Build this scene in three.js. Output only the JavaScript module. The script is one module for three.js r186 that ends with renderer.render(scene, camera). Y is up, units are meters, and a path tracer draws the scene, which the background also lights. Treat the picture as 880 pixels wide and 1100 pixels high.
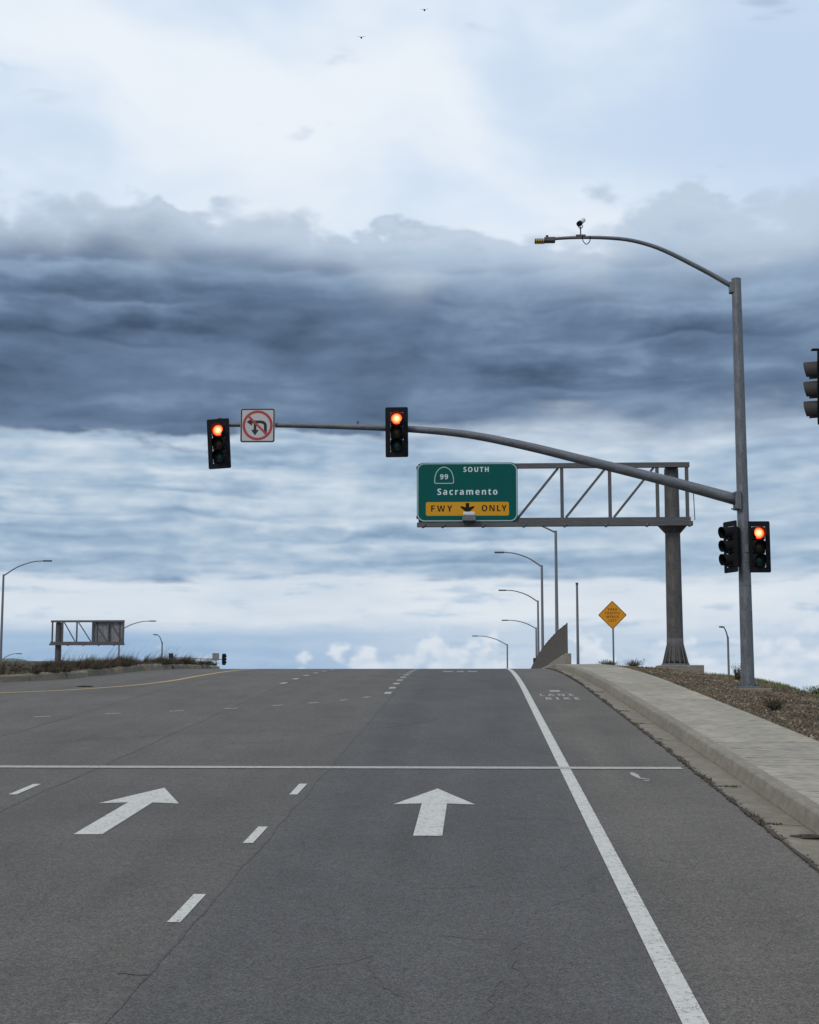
import * as THREE from 'three';
import { mergeGeometries } from 'three/addons/utils/BufferGeometryUtils.js';
import { RoundedBoxGeometry } from 'three/addons/geometries/RoundedBoxGeometry.js';
import { FontLoader } from 'three/addons/loaders/FontLoader.js';

// ---------------------------------------------------------------- camera, exposure
const scene = new THREE.Scene();
const renderer = new THREE.WebGLRenderer({ antialias: true });
renderer.setSize(819, 1024);
renderer.toneMapping = THREE.LinearToneMapping;
renderer.toneMappingExposure = 1.0;
renderer.shadowMap.enabled = true;
const camera = new THREE.PerspectiveCamera(2 * Math.atan(550 / 1560) * 180 / Math.PI, 819 / 1024, 0.1, 20000);
const EYE = 2.4, PITCH = 7.2335 * Math.PI / 180, YAW = 2.6814 * Math.PI / 180;
camera.position.set(0, EYE, 0);
camera.rotation.order = 'YXZ';
camera.rotation.set(PITCH, YAW, 0);

// ---------------------------------------------------------------- noise
function mulberry(a) { return () => { a |= 0; a = a + 0x6D2B79F5 | 0; let t = Math.imul(a ^ a >>> 15, 1 | a); t = t + Math.imul(t ^ t >>> 7, 61 | t) ^ t; return ((t ^ t >>> 14) >>> 0) / 4294967296; }; }
const PERM = new Uint8Array(65536), GX = new Float32Array(256), GY = new Float32Array(256);
{ const r = mulberry(77); for (let i = 0; i < 65536; i++) PERM[i] = r() * 256; for (let i = 0; i < 256; i++) { GX[i] = Math.cos(i / 256 * 6.28318) * 1.4; GY[i] = Math.sin(i / 256 * 6.28318) * 1.4; } }
const hash2 = (x, y) => PERM[(Math.imul(x, 374761) + Math.imul(y, 668265) + (Math.imul(x, y) ^ (x << 7))) >>> 3 & 65535];
// gradient noise, about -1..1; px > 0 wraps the x lattice
function gn(x, y, px = 0) {
  const xf = Math.floor(x), yf = Math.floor(y), fx = x - xf, fy = y - yf;
  let x0 = xf, x1 = xf + 1;
  if (px) { x0 = ((x0 % px) + px) % px; x1 = ((x1 % px) + px) % px; }
  const a = hash2(x0, yf), b = hash2(x1, yf), c = hash2(x0, yf + 1), d = hash2(x1, yf + 1);
  const u = fx * fx * fx * (fx * (fx * 6 - 15) + 10), v = fy * fy * fy * (fy * (fy * 6 - 15) + 10);
  const na = GX[a] * fx + GY[a] * fy, nb = GX[b] * (fx - 1) + GY[b] * fy, nc = GX[c] * fx + GY[c] * (fy - 1), nd = GX[d] * (fx - 1) + GY[d] * (fy - 1);
  return na + (nb - na) * u + (nc - na + (na - nb - nc + nd) * u) * v;
}
function fbm(x, y, oct, px = 0, gain = 0.5) {
  let s = 0, a = 1, t = 0;
  for (let i = 0; i < oct; i++) { s += a * gn(x + i * 0, y + i * 17.31, px); t += a; x *= 2; y *= 2; px *= 2; a *= gain; }
  return s / t * 1.5;
}
const clamp = (x, a = 0, b = 1) => x < a ? a : x > b ? b : x;
const sst = (a, b, x) => { const t = clamp((x - a) / (b - a)); return t * t * (3 - 2 * t); };
const lerp = (a, b, t) => a + (b - a) * t;
const srgb = (r, g, b) => [r, g, b].map((c) => { c /= 255; return c <= 0.04045 ? c / 12.92 : Math.pow((c + 0.055) / 1.055, 2.4); });
// ---------------------------------------------------------------- sky: layered cloud decks, computed in azimuth and elevation
{
  const W = 4096, H = 3072, data = new Float32Array(W * H * 4);
  const HW = srgb(235, 242, 250), HB = srgb(194, 214, 238), HL = srgb(213, 228, 245);
  const D0 = srgb(70, 88, 113), D1 = srgb(104, 126, 154), D2 = srgb(150, 173, 199), RIM = srgb(203, 218, 234);
  const S0 = srgb(116, 145, 175), S1 = srgb(165, 188, 210), S2 = srgb(214, 225, 235);
  const B0 = srgb(221, 229, 237), B1 = srgb(172, 195, 217);
  const L0 = srgb(146, 177, 210), L1 = srgb(176, 198, 221), C0 = srgb(223, 230, 238), C1 = srgb(172, 194, 217);
  let r = 0, g = 0, b = 0;
  const mix = (a, t) => { r += (a[0] - r) * t; g += (a[1] - g) * t; b += (a[2] - b) * t; };
  const ramp = (A, B, C, s, t) => {
    const p = s < 0.5 ? A : B, n = s < 0.5 ? B : C, f = s < 0.5 ? s * 2 : s * 2 - 1;
    r += (p[0] + (n[0] - p[0]) * f - r) * t; g += (p[1] + (n[1] - p[1]) * f - g) * t; b += (p[2] + (n[2] - p[2]) * f - b) * t;
  };
  const two = (A, B, f, t) => ramp(A, B, B, f * 0.5, t);
  const lumps = (x, y, oct, px) => { let s = 0, a = 1, t = 0; for (let i = 0; i < oct; i++) { s += a * Math.abs(gn(x, y + i * 9.7, px)); t += a; x *= 2; y *= 2; px *= 2; a *= 0.52; } return 3.2 * s / t - 1.0; };   // cauliflower heads
  // long cloud rolls seen edge on: a dark base with a crisp lower edge, paler upwards, each roll fading in and out along its length
  const roll = (q, e, S, wv, seed) => {
    const p = (e + wv) / S + seed, f = Math.floor(p), s = p - f;
    const m = (k) => sst(-0.25, 0.55, fbm(q * 30, k * 3.77 + seed, 3, 30));
    const own = m(f) * (s < 0.72 ? -1 + s * 1.6 : 0.152 + (s - 0.72) * 1.1), low = m(f - 1) * 0.46;
    return lerp(low, own, sst(0, 0.16, s));
  };
  for (let j = 0; j < H; j++) {
    const e = ((j + 0.5) / H - 0.5) * 180;
    for (let i = 0; i < W; i++) {
      const k = (j * W + i) * 4;
      if (e < -1) { data[k] = 0.3; data[k + 1] = 0.36; data[k + 2] = 0.42; data[k + 3] = 1; continue; }
      if (e > 30 && i & 1) { data[k] = r; data[k + 1] = g; data[k + 2] = b; data[k + 3] = 1; continue; }   // smooth up there: every other column is enough
      const q = i / W;                                // q = 0.25 looks along the road
      const w1 = fbm(q * 40, e * 0.1 + 3.1, 2, 40), w2 = fbm(q * 72, e * 0.22 + 41.7, 2, 72);
      // high thin cloud in long soft sheets
      const hc = fbm(q * 20 + w1 * 0.2 + e * 0.03, e * 0.1 + 9.2 + w1 * 0.2, e < 40 ? 4 : 3, 20, 0.48);
      const fine = e < 32 ? fbm(q * 150 + w2 * 0.2, e * 0.9 + 5.5, 4, 150) : 0;
      const t = 0.52 + hc * 0.75 + fine * 0.09;
      r = HL[0]; g = HL[1]; b = HL[2];
      mix(HW, sst(0.25, 1.05, t)); mix(HB, sst(0.75, -0.1, t));
      if (e > 19 && e < 50) {                         // small grey scraps under the high cloud
        const scr = fbm(q * 90 + w2 * 0.3, e * 0.75 + 71, 5, 90) + fbm(q * 40, e * 0.2 + 16, 2, 40) * 0.9;
        mix(D2, 0.5 * sst(0.72, 1.2, scr) * sst(19, 22, e) * sst(50, 40, e));
      }
      // dark deck
      const lo = 10.15 + w2 * 0.3 + w1 * 0.35 + fine * 0.25, soft = sst(-0.3, 0.6, fbm(q * 18, 16.69, 2, 18)), ew = 0.28 + 1.2 * soft;
      if (e > lo - 2.8 && e < 23) {
        const up = 18.5 + w1 * 0.7 + w2 * 0.7;
        const dk = fbm(q * 34 + w2 * 0.15, e * 0.3 + 2.2 + w2 * 0.2, 6, 34, 0.52), st = fbm(q * 64 + w1 * 0.2, e * 0.8 + w2 * 0.12 + 31, 6, 64, 0.58), bil = fbm(q * 110 + w2 * 0.2, e * 0.55 + 61 + w2 * 0.2, 6, 110, 0.6);
        const h = (e - lo) / (up - lo), mid = sst(1.0, 0.55, h);
        const rl = roll(q, e, 1.55, dk * 0.55 + st * 0.35 + bil * 0.25, 5.3) * 0.40 + roll(q, e, 0.72, w2 * 0.5 + st * 0.3 + bil * 0.12, 17.1) * 0.10;
        const s = clamp(0.40 + h * 0.36 + 0.14 * soft + rl * (0.6 + 0.4 * mid) + dk * 0.42 + st * (0.10 + 0.12 * mid) + bil * (0.15 + 0.10 * h) - 0.10 * sst(0.8, 0.35, h) * sst(0, 0.25, h));
        const lmp = e > 14 ? lumps(q * 78 + w2 * 0.2, e * 0.42 + 3.7, 6, 78) : 0;
        const cov = up + 0.1 - e + bil * 0.7 + dk * 1.0 + lmp * 1.0, tw = 0.3 + 1.5 * sst(-0.15, 0.55, fbm(q * 34, e * 0.1 + 33.3, 3, 34));      // above 0 inside the deck
        const top = sst(-0.6 * tw, tw, cov), bot = sst(lo - ew, lo + ew, e + st * 0.8);
        ramp(D0, D1, D2, s, top * bot);
        mix(RIM, 0.85 * top * bot * sst(3.3, 0, cov - lmp * 0.5) * sst(0.5, 0.95, h));
      }
      // streaked lighter deck
      if (e < lo + 2.8) {
        const sx = fbm(q * 46 + w2 * 0.2, e * 0.62 + 7.7 + w2 * 0.1, 6, 46, 0.58), s2 = fbm(q * 78 + w1 * 0.2, e * 1.75 + 19 + w2 * 0.15, 6, 78, 0.6), pf = fbm(q * 240 + w2 * 0.4, e * 1.9 + 88, 4, 240, 0.52);
        const rl = roll(q, e, 0.95, sx * 0.5 + s2 * 0.2 + pf * 0.08, 41.7) * 0.36 + roll(q, e, 0.42, w2 * 0.4 + s2 * 0.16 + pf * 0.07, 53.9) * 0.13;
        const s = clamp(0.60 + rl + sx * 0.34 + s2 * 0.16 + pf * 0.20 + (0.05 - w1 * 0.5) * sst(8.0, 9.8, e) - 0.14 * sst(6.0, 4.9, e));
        const keep = sst(lo - ew, lo + ew, e + fbm(q * 64 + w1 * 0.2, e * 0.8 + w2 * 0.12 + 31, 6, 64, 0.58) * 0.8);
        ramp(S0, S1, S2, s, 1 - keep);
        // bright strip
        const be = 4.6 + w1 * 0.15 + sx * 0.5 + s2 * 0.25;
        two(B0, B1, clamp(0.12 + sx * 0.4 + sst(0.1, 0.75, s2 + pf * 0.3) * 0.75), sst(be + 0.22, be - 0.2, e));
        // low blue air with cumulus heads
        if (e < 4.6) {
          const big = fbm(q * 22, 8.51, 3, 22), le = 2.75 + s2 * 0.35 + w1 * 0.2;
          two(L0, L1, clamp(0.25 + s2 * 0.7 + sst(0.8, 2.6, e) * 0.35), sst(le + 0.35, le - 0.45, e) * clamp(0.72 - big * 0.5));
          const cu = fbm(q * 170 + w2 * 0.2, e * 0.62 + 3.3, 6, 170, 0.55);
          const d = cu * 0.9 + big * 0.45 + 0.34 - (e - 0.5) * 0.40;
          const shade = clamp(0.35 - cu * 0.6 + pf * 0.55 + (d - 0.4) * 0.25);
          two(C0, C1, shade, sst(0.0, 0.22, d) * sst(3.8, 2.0, e) * 0.85);
        }
      }
      data[k] = r; data[k + 1] = g; data[k + 2] = b; data[k + 3] = 1;
    }
  }
  const sky = new THREE.DataTexture(data, W, H, THREE.RGBAFormat, THREE.FloatType);
  sky.mapping = THREE.EquirectangularReflectionMapping; sky.magFilter = sky.minFilter = THREE.LinearFilter; sky.needsUpdate = true;
  scene.background = sky; scene.environment = sky;
}
// the sun behind thin cloud, very soft
const sun = new THREE.DirectionalLight(0xffeed6, 1.4);
sun.position.set(-60, 95, 40); sun.target.position.set(0, 0, -40); sun.castShadow = true; sun.shadow.radius = 30;
Object.assign(sun.shadow.camera, { left: -90, right: 90, top: 120, bottom: -120, near: 1, far: 400 }); sun.shadow.mapSize.set(2048, 2048);
scene.add(sun, sun.target);
// ---------------------------------------------------------------- scene helpers
const used = new Map();
function numbered(n) { const k = used.get(n) ?? 0; used.set(n, k + 1); return k ? n + '_' + String(k).padStart(3, '0') : n; }
function mesh(name, geo, mat, parent) {
  const m = new THREE.Mesh(geo, mat); m.name = parent === scene ? numbered(name) : name; m.castShadow = m.receiveShadow = true; parent.add(m); return m;
}
function group(name, parent = scene) { const g = new THREE.Group(); g.name = parent === scene ? numbered(name) : name; parent.add(g); return g; }
function tag(o, label, category, grp) { o.userData.label = label; o.userData.category = category; if (grp) o.userData.group = grp; return o; }
function structure(o) { o.userData.kind = 'structure'; return o; }
function stuff(o) { o.userData.kind = 'stuff'; return o; }
function joined(list) {
  return mergeGeometries(list.map((g) => { const n = g.index ? g.toNonIndexed() : g; for (const a of Object.keys(n.attributes)) if (!['position', 'normal', 'uv', 'color'].includes(a)) n.deleteAttribute(a); return n; }));
}
const V = (x, y, z) => new THREE.Vector3(x, y, z);
function box(w, h, d, x = 0, y = 0, z = 0) { return new THREE.BoxGeometry(w, h, d).translate(x, y, z); }
function rbox(w, h, d, r, x = 0, y = 0, z = 0) { return new RoundedBoxGeometry(w, h, d, 2, r).translate(x, y, z); }
function bar(a, b, w, h = w) {                         // square bar between two points
  const L = a.distanceTo(b), g = new THREE.BoxGeometry(w, h, L).translate(0, 0, L / 2);
  return g.applyMatrix4(new THREE.Matrix4().lookAt(b, a, Math.abs(b.clone().sub(a).normalize().y) > 0.95 ? V(0, 0, 1) : V(0, 1, 0)).setPosition(a));
}
function tube(pts, radii, seg = 12, cap = true) {      // round bar with a radius at every point
  const n = pts.length, pos = [], uv = [], idx = []; let up = V(0, 0, 1), len = 0;
  for (let i = 0; i < n; i++) {
    const t = pts[Math.min(i + 1, n - 1)].clone().sub(pts[Math.max(i - 1, 0)]).normalize();
    if (Math.abs(t.dot(up)) > 0.9) up = Math.abs(t.y) < 0.9 ? V(0, 1, 0) : V(1, 0, 0);
    const s = up.clone().cross(t).normalize(), u = t.clone().cross(s); if (i) len += pts[i].distanceTo(pts[i - 1]);
    const r = Array.isArray(radii) ? radii[i] : radii;
    for (let k = 0; k <= seg; k++) { const a = k / seg * Math.PI * 2, c = Math.cos(a) * r, d = Math.sin(a) * r; pos.push(pts[i].x + s.x * c + u.x * d, pts[i].y + s.y * c + u.y * d, pts[i].z + s.z * c + u.z * d); uv.push(k / seg, len); }
  }
  for (let i = 0; i < n - 1; i++) for (let k = 0; k < seg; k++) { const a = i * (seg + 1) + k, b = a + seg + 1; idx.push(a, a + 1, b, a + 1, b + 1, b); }
  if (cap) for (const [i, dir] of [[0, -1], [n - 1, 1]]) {
    const c = pos.length / 3; pos.push(pts[i].x, pts[i].y, pts[i].z); uv.push(0, 0); const o = i * (seg + 1);
    for (let k = 0; k < seg; k++) dir > 0 ? idx.push(c, o + k, o + k + 1) : idx.push(c, o + k + 1, o + k);
  }
  const g = new THREE.BufferGeometry(); g.setAttribute('position', new THREE.Float32BufferAttribute(pos, 3)); g.setAttribute('uv', new THREE.Float32BufferAttribute(uv, 2)); g.setIndex(idx); g.computeVertexNormals(); return g;
}
function curve(pts, n) { return new THREE.CatmullRomCurve3(pts).getPoints(n); }

// ---------------------------------------------------------------- the lie of the land: d is metres ahead (z = -d)
const G0 = 0.06737, S1 = 0.01876, DA = 37, LV = 24.747, KV = 0.0019642, R2 = 0.0015;
function Y(d) {
  if (d < DA) return G0 * d;
  if (d < DA + LV) { const t = d - DA; return G0 * d - KV * t * t / 2; }
  const t = d - DA - LV, t0 = (S1 + 0.05) / R2;
  return Math.max(-3.1, t < t0 ? 3.5584 + S1 * t - R2 * t * t / 2 : 3.5584 + S1 * t0 - R2 * t0 * t0 / 2 - 0.05 * (t - t0));
}
const shift = (d) => -0.2 * sst(18, 52, d);
const asphX = (d) => 2.96 + shift(d) * 0.8, kerbX = (d) => 3.42 + shift(d);
const backX = (d) => 5.22 + shift(d) * 1.5 - 0.62 * sst(57, 70, d);
function land(x, d) {                                  // bare ground beside the road
  const b = backX(d), s = x - b, bump = fbm(x * 0.5, d * 0.5, 3) * 0.05 * sst(0.2, 1.2, s);
  if (s < -0.05) { const l = -58 - x; return l > 0 ? Math.max(-3.2, Y(d) - 0.12 - l * 0.4) : Y(d) - 0.12; }
  const flat = 4.0 + 0.25 * Math.sin(d * 0.35) + 1.2 * sst(42, 49, d) * sst(66, 58, d), y = Y(d) + 0.13 - 0.062 * Math.min(s, 2) - 0.125 * clamp(s - 2, 0, flat - 2) - 0.42 * Math.max(0, s - flat) + bump;
  return Math.max(-3.2 + fbm(x * 0.02, d * 0.02, 2) * 0.2, y);
}

// ---------------------------------------------------------------- procedural textures
function tileNoise(n, seed) { const r = mulberry(seed), a = new Float32Array(n * n); for (let i = 0; i < a.length; i++) a[i] = r(); return (u, v) => { const x = u * n, y = v * n, x0 = Math.floor(x), y0 = Math.floor(y), fx = x - x0, fy = y - y0, i0 = ((x0 % n) + n) % n, j0 = ((y0 % n) + n) % n, i1 = (i0 + 1) % n, j1 = (j0 + 1) % n; const sx = fx * fx * (3 - 2 * fx), sy = fy * fy * (3 - 2 * fy); return lerp(lerp(a[j0 * n + i0], a[j0 * n + i1], sx), lerp(a[j1 * n + i0], a[j1 * n + i1], sx), sy); }; }
function texture(N, fn, color = true) {
  const d = new Uint8Array(N * N * 4); let k = 0;
  for (let j = 0; j < N; j++) for (let i = 0; i < N; i++) { const c = fn(i / N, j / N); d[k++] = clamp(c[0]) * 255; d[k++] = clamp(c[1]) * 255; d[k++] = clamp(c[2]) * 255; d[k++] = 255; }
  const t = new THREE.DataTexture(d, N, N); t.wrapS = t.wrapT = THREE.RepeatWrapping; t.magFilter = THREE.LinearFilter; t.minFilter = THREE.LinearMipmapLinearFilter; t.generateMipmaps = true; t.anisotropy = 8;
  if (color) t.colorSpace = THREE.SRGBColorSpace; t.needsUpdate = true; return t;
}
const tn = [5, 9, 17, 33, 64, 128, 256, 512].map((n, i) => tileNoise(n, 300 + i)), t640 = tileNoise(640, 901), t900 = tileNoise(900, 902);
const scaled = (t, rx, ry) => { const c = t.clone(); c.repeat.set(rx, ry); c.needsUpdate = true; return c; };
const asphaltTex = texture(2048, (u, v) => { const s = t900(u, v), a = t640(u, v), c = tn[6](u, v), m = tn[4](u, v), l = tn[1](u, v); let g = 0.80 + (s - 0.5) * 0.30 + (a - 0.5) * 0.36 + (c - 0.5) * 0.16 + (m - 0.5) * 0.05 + (l - 0.5) * 0.03; if (a > 0.92 && s > 0.5) g += 0.2; if (a < 0.07) g -= 0.2; return [g, g * (0.995 + (c - 0.5) * 0.02), g * (0.99 + (m - 0.5) * 0.03)]; });
const asphaltBump = texture(1024, (u, v) => { const g = 0.5 + (t640(u, v) - 0.5) * 0.6 + (tn[7](u, v) - 0.5) * 0.4; return [g, g, g]; }, false);
const concreteTex = texture(1024, (u, v) => { const s = tn[7](u, v), c = tn[5](u, v), m = tn[3](u, v), l = tn[1](u, v), p = tn[2](v, u); let g = 0.82 + (s - 0.5) * 0.10 + (c - 0.5) * 0.07 + (m - 0.5) * 0.08 + (l - 0.5) * 0.10 + (p - 0.5) * 0.06; if (s < 0.05) g -= 0.12; return [g, g * (0.992 - (l - 0.5) * 0.02), g * (0.97 - (m - 0.5) * 0.04)]; });
const broomTex = texture(1024, (u, v) => { const s = tn[7](u * 0.06, v), c = tn[6](u * 0.1, v), c2 = tn[5](u * 0.25 + 0.3, v * 2), m = tn[3](u, v), l = tn[0](u, v), sp = tn[7](u, v), st = tn[2](u * 0.5, v * 2); let g = 0.82 + (s - 0.5) * 0.18 + (c - 0.5) * 0.20 + (c2 - 0.5) * 0.16 + (m - 0.5) * 0.06 + (l - 0.5) * 0.07 + (sp - 0.5) * 0.06 - sst(0.7, 0.92, st) * 0.16; return [g, g * 0.99, g * (0.965 - (l - 0.5) * 0.03)]; });
const galvTex = texture(512, (u, v) => { const c = tn[4](u, v), m = tn[2](u, v * 0.5), s = tn[6](u, v), k = tn[3](u * 2, v * 0.25); const g = 0.82 + (c - 0.5) * 0.16 + (m - 0.5) * 0.14 + (s - 0.5) * 0.07 + (k - 0.5) * 0.12; return [g, g, g * 1.01]; });
const soilTex = texture(1024, (u, v) => { const s = tn[7](u, v), c = tn[6](u, v), d = tn[5](v, u), m = tn[3](u, v), l = tn[1](u, v); const g = 0.68 + (s - 0.5) * 0.35 + (c - 0.5) * 0.35 + (d - 0.5) * 0.25 + (m - 0.5) * 0.15, w = (d - 0.5) * 0.16 + (l - 0.5) * 0.1; return [g * (1 + w), g, g * (1 - w)]; });
const grainBump = texture(512, (u, v) => { const g = 0.5 + (tn[6](u, v) - 0.5) * 0.5 + (tn[7](u, v) - 0.5) * 0.5; return [g, g, g]; }, false);
const paintTex = texture(1024, (u, v) => { const s = tn[7](u, v), c = tn[6](u, v), m = tn[4](u, v), l = tn[2](u, v); let g = 0.93 + (s - 0.5) * 0.10 + (c - 0.5) * 0.08 + (m - 0.5) * 0.06; if (s * 0.5 + c * 0.3 + m * 0.35 + l * 0.2 < 0.45) g *= 0.42; return [g, g, g * 0.99]; });

const std = (o) => new THREE.MeshStandardMaterial(o);
const lin = (r, g, b) => new THREE.Color().setRGB(r, g, b);
const M = {
  asphalt: std({ map: scaled(asphaltTex, 0.2, 0.2), bumpMap: scaled(asphaltBump, 0.4, 0.4), bumpScale: 0.004, vertexColors: true, roughness: 0.92 }),
  seam: std({ color: lin(0.094, 0.091, 0.089), roughness: 0.85, map: scaled(asphaltTex, 0.2, 0.2) }),
  crack: std({ color: lin(0.075, 0.073, 0.072), roughness: 0.95 }),
  paint: std({ color: lin(0.56, 0.56, 0.54), map: scaled(paintTex, 0.6, 0.6), roughness: 0.7 }),
  worn: std({ color: lin(0.40, 0.40, 0.385), map: scaled(paintTex, 0.9, 0.9), roughness: 0.8 }),
  yellow: std({ color: lin(0.46, 0.33, 0.13), map: scaled(paintTex, 0.6, 0.6), roughness: 0.75 }),
  kerb: [0.30, 0.28, 0.32].map((k) => std({ color: lin(k * 1.06, k * 0.985, k * 0.82), map: scaled(concreteTex, 0.9, 0.45), bumpMap: scaled(grainBump, 2, 2), bumpScale: 0.002, roughness: 0.9 })),
  gutter: [0.275, 0.25, 0.295].map((k) => std({ color: lin(k * 1.08, k * 0.97, k * 0.79), map: scaled(concreteTex, 0.41, 0.41), bumpMap: scaled(grainBump, 2, 2), bumpScale: 0.002, roughness: 0.9 })),
  walk: [0.41, 0.385, 0.43, 0.40].map((k, i) => std({ color: lin(k * 1.06, k, k * 0.865), map: Object.assign(scaled(broomTex, 0.4, 0.4), { offset: new THREE.Vector2(i * 0.27, i * 0.31) }), bumpMap: scaled(broomTex, 0.4, 0.4), bumpScale: 0.003, roughness: 0.9 })),
  oldkerb: [0.30, 0.25, 0.33].map((k) => std({ color: lin(k * 1.15, k * 1.02, k * 0.82), map: scaled(concreteTex, 0.37, 0.37), bumpMap: scaled(grainBump, 1, 1), bumpScale: 0.006, roughness: 0.95 })),
  parapet: std({ color: lin(0.36, 0.34, 0.30), map: scaled(concreteTex, 0.5, 0.5), roughness: 0.9 }),
  footing: std({ color: lin(0.34, 0.32, 0.28), map: scaled(concreteTex, 0.7, 0.7), roughness: 0.95 }),
  soil: std({ map: scaled(soilTex, 0.5, 0.5), bumpMap: scaled(soilTex, 0.5, 0.5), bumpScale: 0.03, vertexColors: true, roughness: 1 }),
  galv: std({ color: lin(0.205, 0.225, 0.255), map: scaled(galvTex, 1, 0.5), roughness: 0.55, metalness: 0.25 }),
  galvFar: std({ color: lin(0.17, 0.18, 0.20), roughness: 0.55, metalness: 0.3 }),
  weathered: std({ color: lin(0.135, 0.13, 0.13), map: scaled(galvTex, 1, 0.4), roughness: 0.65, metalness: 0.2 }),
  truss: std({ color: lin(0.14, 0.145, 0.155), map: scaled(galvTex, 1, 1), roughness: 0.6, metalness: 0.25 }),
  black: new THREE.MeshPhysicalMaterial({ color: lin(0.010, 0.011, 0.014), roughness: 0.8, specularIntensity: 0.35 }),
  blackWorn: std({ color: lin(0.04, 0.037, 0.036), roughness: 0.75, map: scaled(galvTex, 2, 2) }),
  panelBack: std({ color: lin(0.33, 0.34, 0.35), map: scaled(galvTex, 0.5, 0.5), roughness: 0.5, metalness: 0.4 }),
  whiteCase: std({ color: lin(0.6, 0.61, 0.63), roughness: 0.5 }),
  lensAmber: std({ color: lin(0.06, 0.045, 0.02), roughness: 0.35 }),
  lensGreen: std({ color: lin(0.012, 0.055, 0.05), roughness: 0.35 }),
  led: std({ color: lin(0.75, 0.52, 0.12), roughness: 0.4 }),
  blades: std({ vertexColors: true, roughness: 0.9, side: THREE.DoubleSide }),
  glassDark: std({ color: lin(0.02, 0.02, 0.025), roughness: 0.15 }),
  fence: std({ color: lin(0.115, 0.108, 0.10), roughness: 0.7, metalness: 0.2 }),
  litter: std({ color: lin(0.045, 0.035, 0.028), roughness: 1 }),
  hill: std({ vertexColors: true, roughness: 1 }),
};

// ---------------------------------------------------------------- ground sheet to the horizon
{
  const offs = [-6000, -2500, -900, -400, -200, -120, -95, -80, -70, -64, -50, -40, -30, -20, -10, -5, -2, -0.6, -0.06, 0];
  for (let s = 0.25; s <= 9; s += 0.25) offs.push(s); offs.push(10, 12, 15, 18, 22, 28, 40, 70, 140, 300, 800, 2500, 6000);
  const ds = [-6000, -2000, -600, -200, -80, -40, -20, -10]; for (let d = -5; d < 80; d += 0.4) ds.push(d); for (let d = 80; d < 250; d += 3) ds.push(d); ds.push(260, 300, 400, 600, 1000, 2000, 4000, 9000);
  const pos = [], uv = [], col = [], idx = [], nx = offs.length;
  for (const d of ds) for (const o of offs) {
    const x = backX(d) + o, y = d < -40 ? Math.min(land(x, d), o < 40 && o > -60 ? Y(d) - 0.1 : -3.2) : land(x, d);
    pos.push(x, y < -3.2 || Math.abs(o) > 400 ? -3.2 : y, -d); uv.push(x, -d);
    const n = fbm(x * 0.35 + 4, d * 0.35, 3), m = fbm(x * 1.7, d * 1.7 + 9, 3), green = clamp(sst(3.6, 4.4, o + n * 0.7) * (0.75 + m * 0.4)) * (o < 400 ? 1 : 0.7);
    const br = [0.165 + 0.04 * n + 0.05 * m, 0.13 + 0.03 * n + 0.04 * m, 0.088 + 0.015 * n + 0.025 * m], gr = [0.12 + 0.03 * m, 0.165 + 0.03 * m, 0.045];
    for (let i = 0; i < 3; i++) col.push(clamp(lerp(br[i], gr[i], green), 0.02, 0.5));
  }
  for (let j = 0; j < ds.length - 1; j++) for (let i = 0; i < nx - 1; i++) { const a = j * nx + i, b = a + nx; idx.push(a, a + 1, b, a + 1, b + 1, b); }
  const g = new THREE.BufferGeometry(); g.setAttribute('position', new THREE.Float32BufferAttribute(pos, 3)); g.setAttribute('uv', new THREE.Float32BufferAttribute(uv, 2)); g.setAttribute('color', new THREE.Float32BufferAttribute(col, 3)); g.setIndex(idx); g.computeVertexNormals();
  structure(mesh('ground', g, M.soil, scene));
}
// far ridge on the left
{
  const pos = [], col = [], idx = [], N = 120, D = 3200;
  for (let i = 0; i <= N; i++) {
    const a = lerp(-62, -12.5, i / N) * Math.PI / 180, h = Math.max(0, (100 + fbm(i * 0.11, 3, 4) * 14) * (0.45 + 0.55 * sst(0, 0.5, i / N)) * sst(-13.1, -18.2, a * 180 / Math.PI));
    for (const [k, dd, hh] of [[0, D, -3.2], [1, D + 300, h * 0.55], [2, D + 620, h], [3, D + 1600, -3.2]]) { pos.push(Math.sin(a) * dd, hh, -Math.cos(a) * dd); const n = fbm(i * 0.6, k, 2) * 0.02; col.push(0.115 + n, 0.125 + n, 0.12 + n); }
  }
  for (let i = 0; i < N; i++) for (let k = 0; k < 3; k++) { const a = i * 4 + k, b = a + 4; idx.push(a, b, a + 1, b, b + 1, a + 1); }
  const g = new THREE.BufferGeometry(); g.setAttribute('position', new THREE.Float32BufferAttribute(pos, 3)); g.setAttribute('color', new THREE.Float32BufferAttribute(col, 3)); g.setIndex(idx); g.computeVertexNormals();
  structure(mesh('hills', g, M.hill, scene));
}

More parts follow.
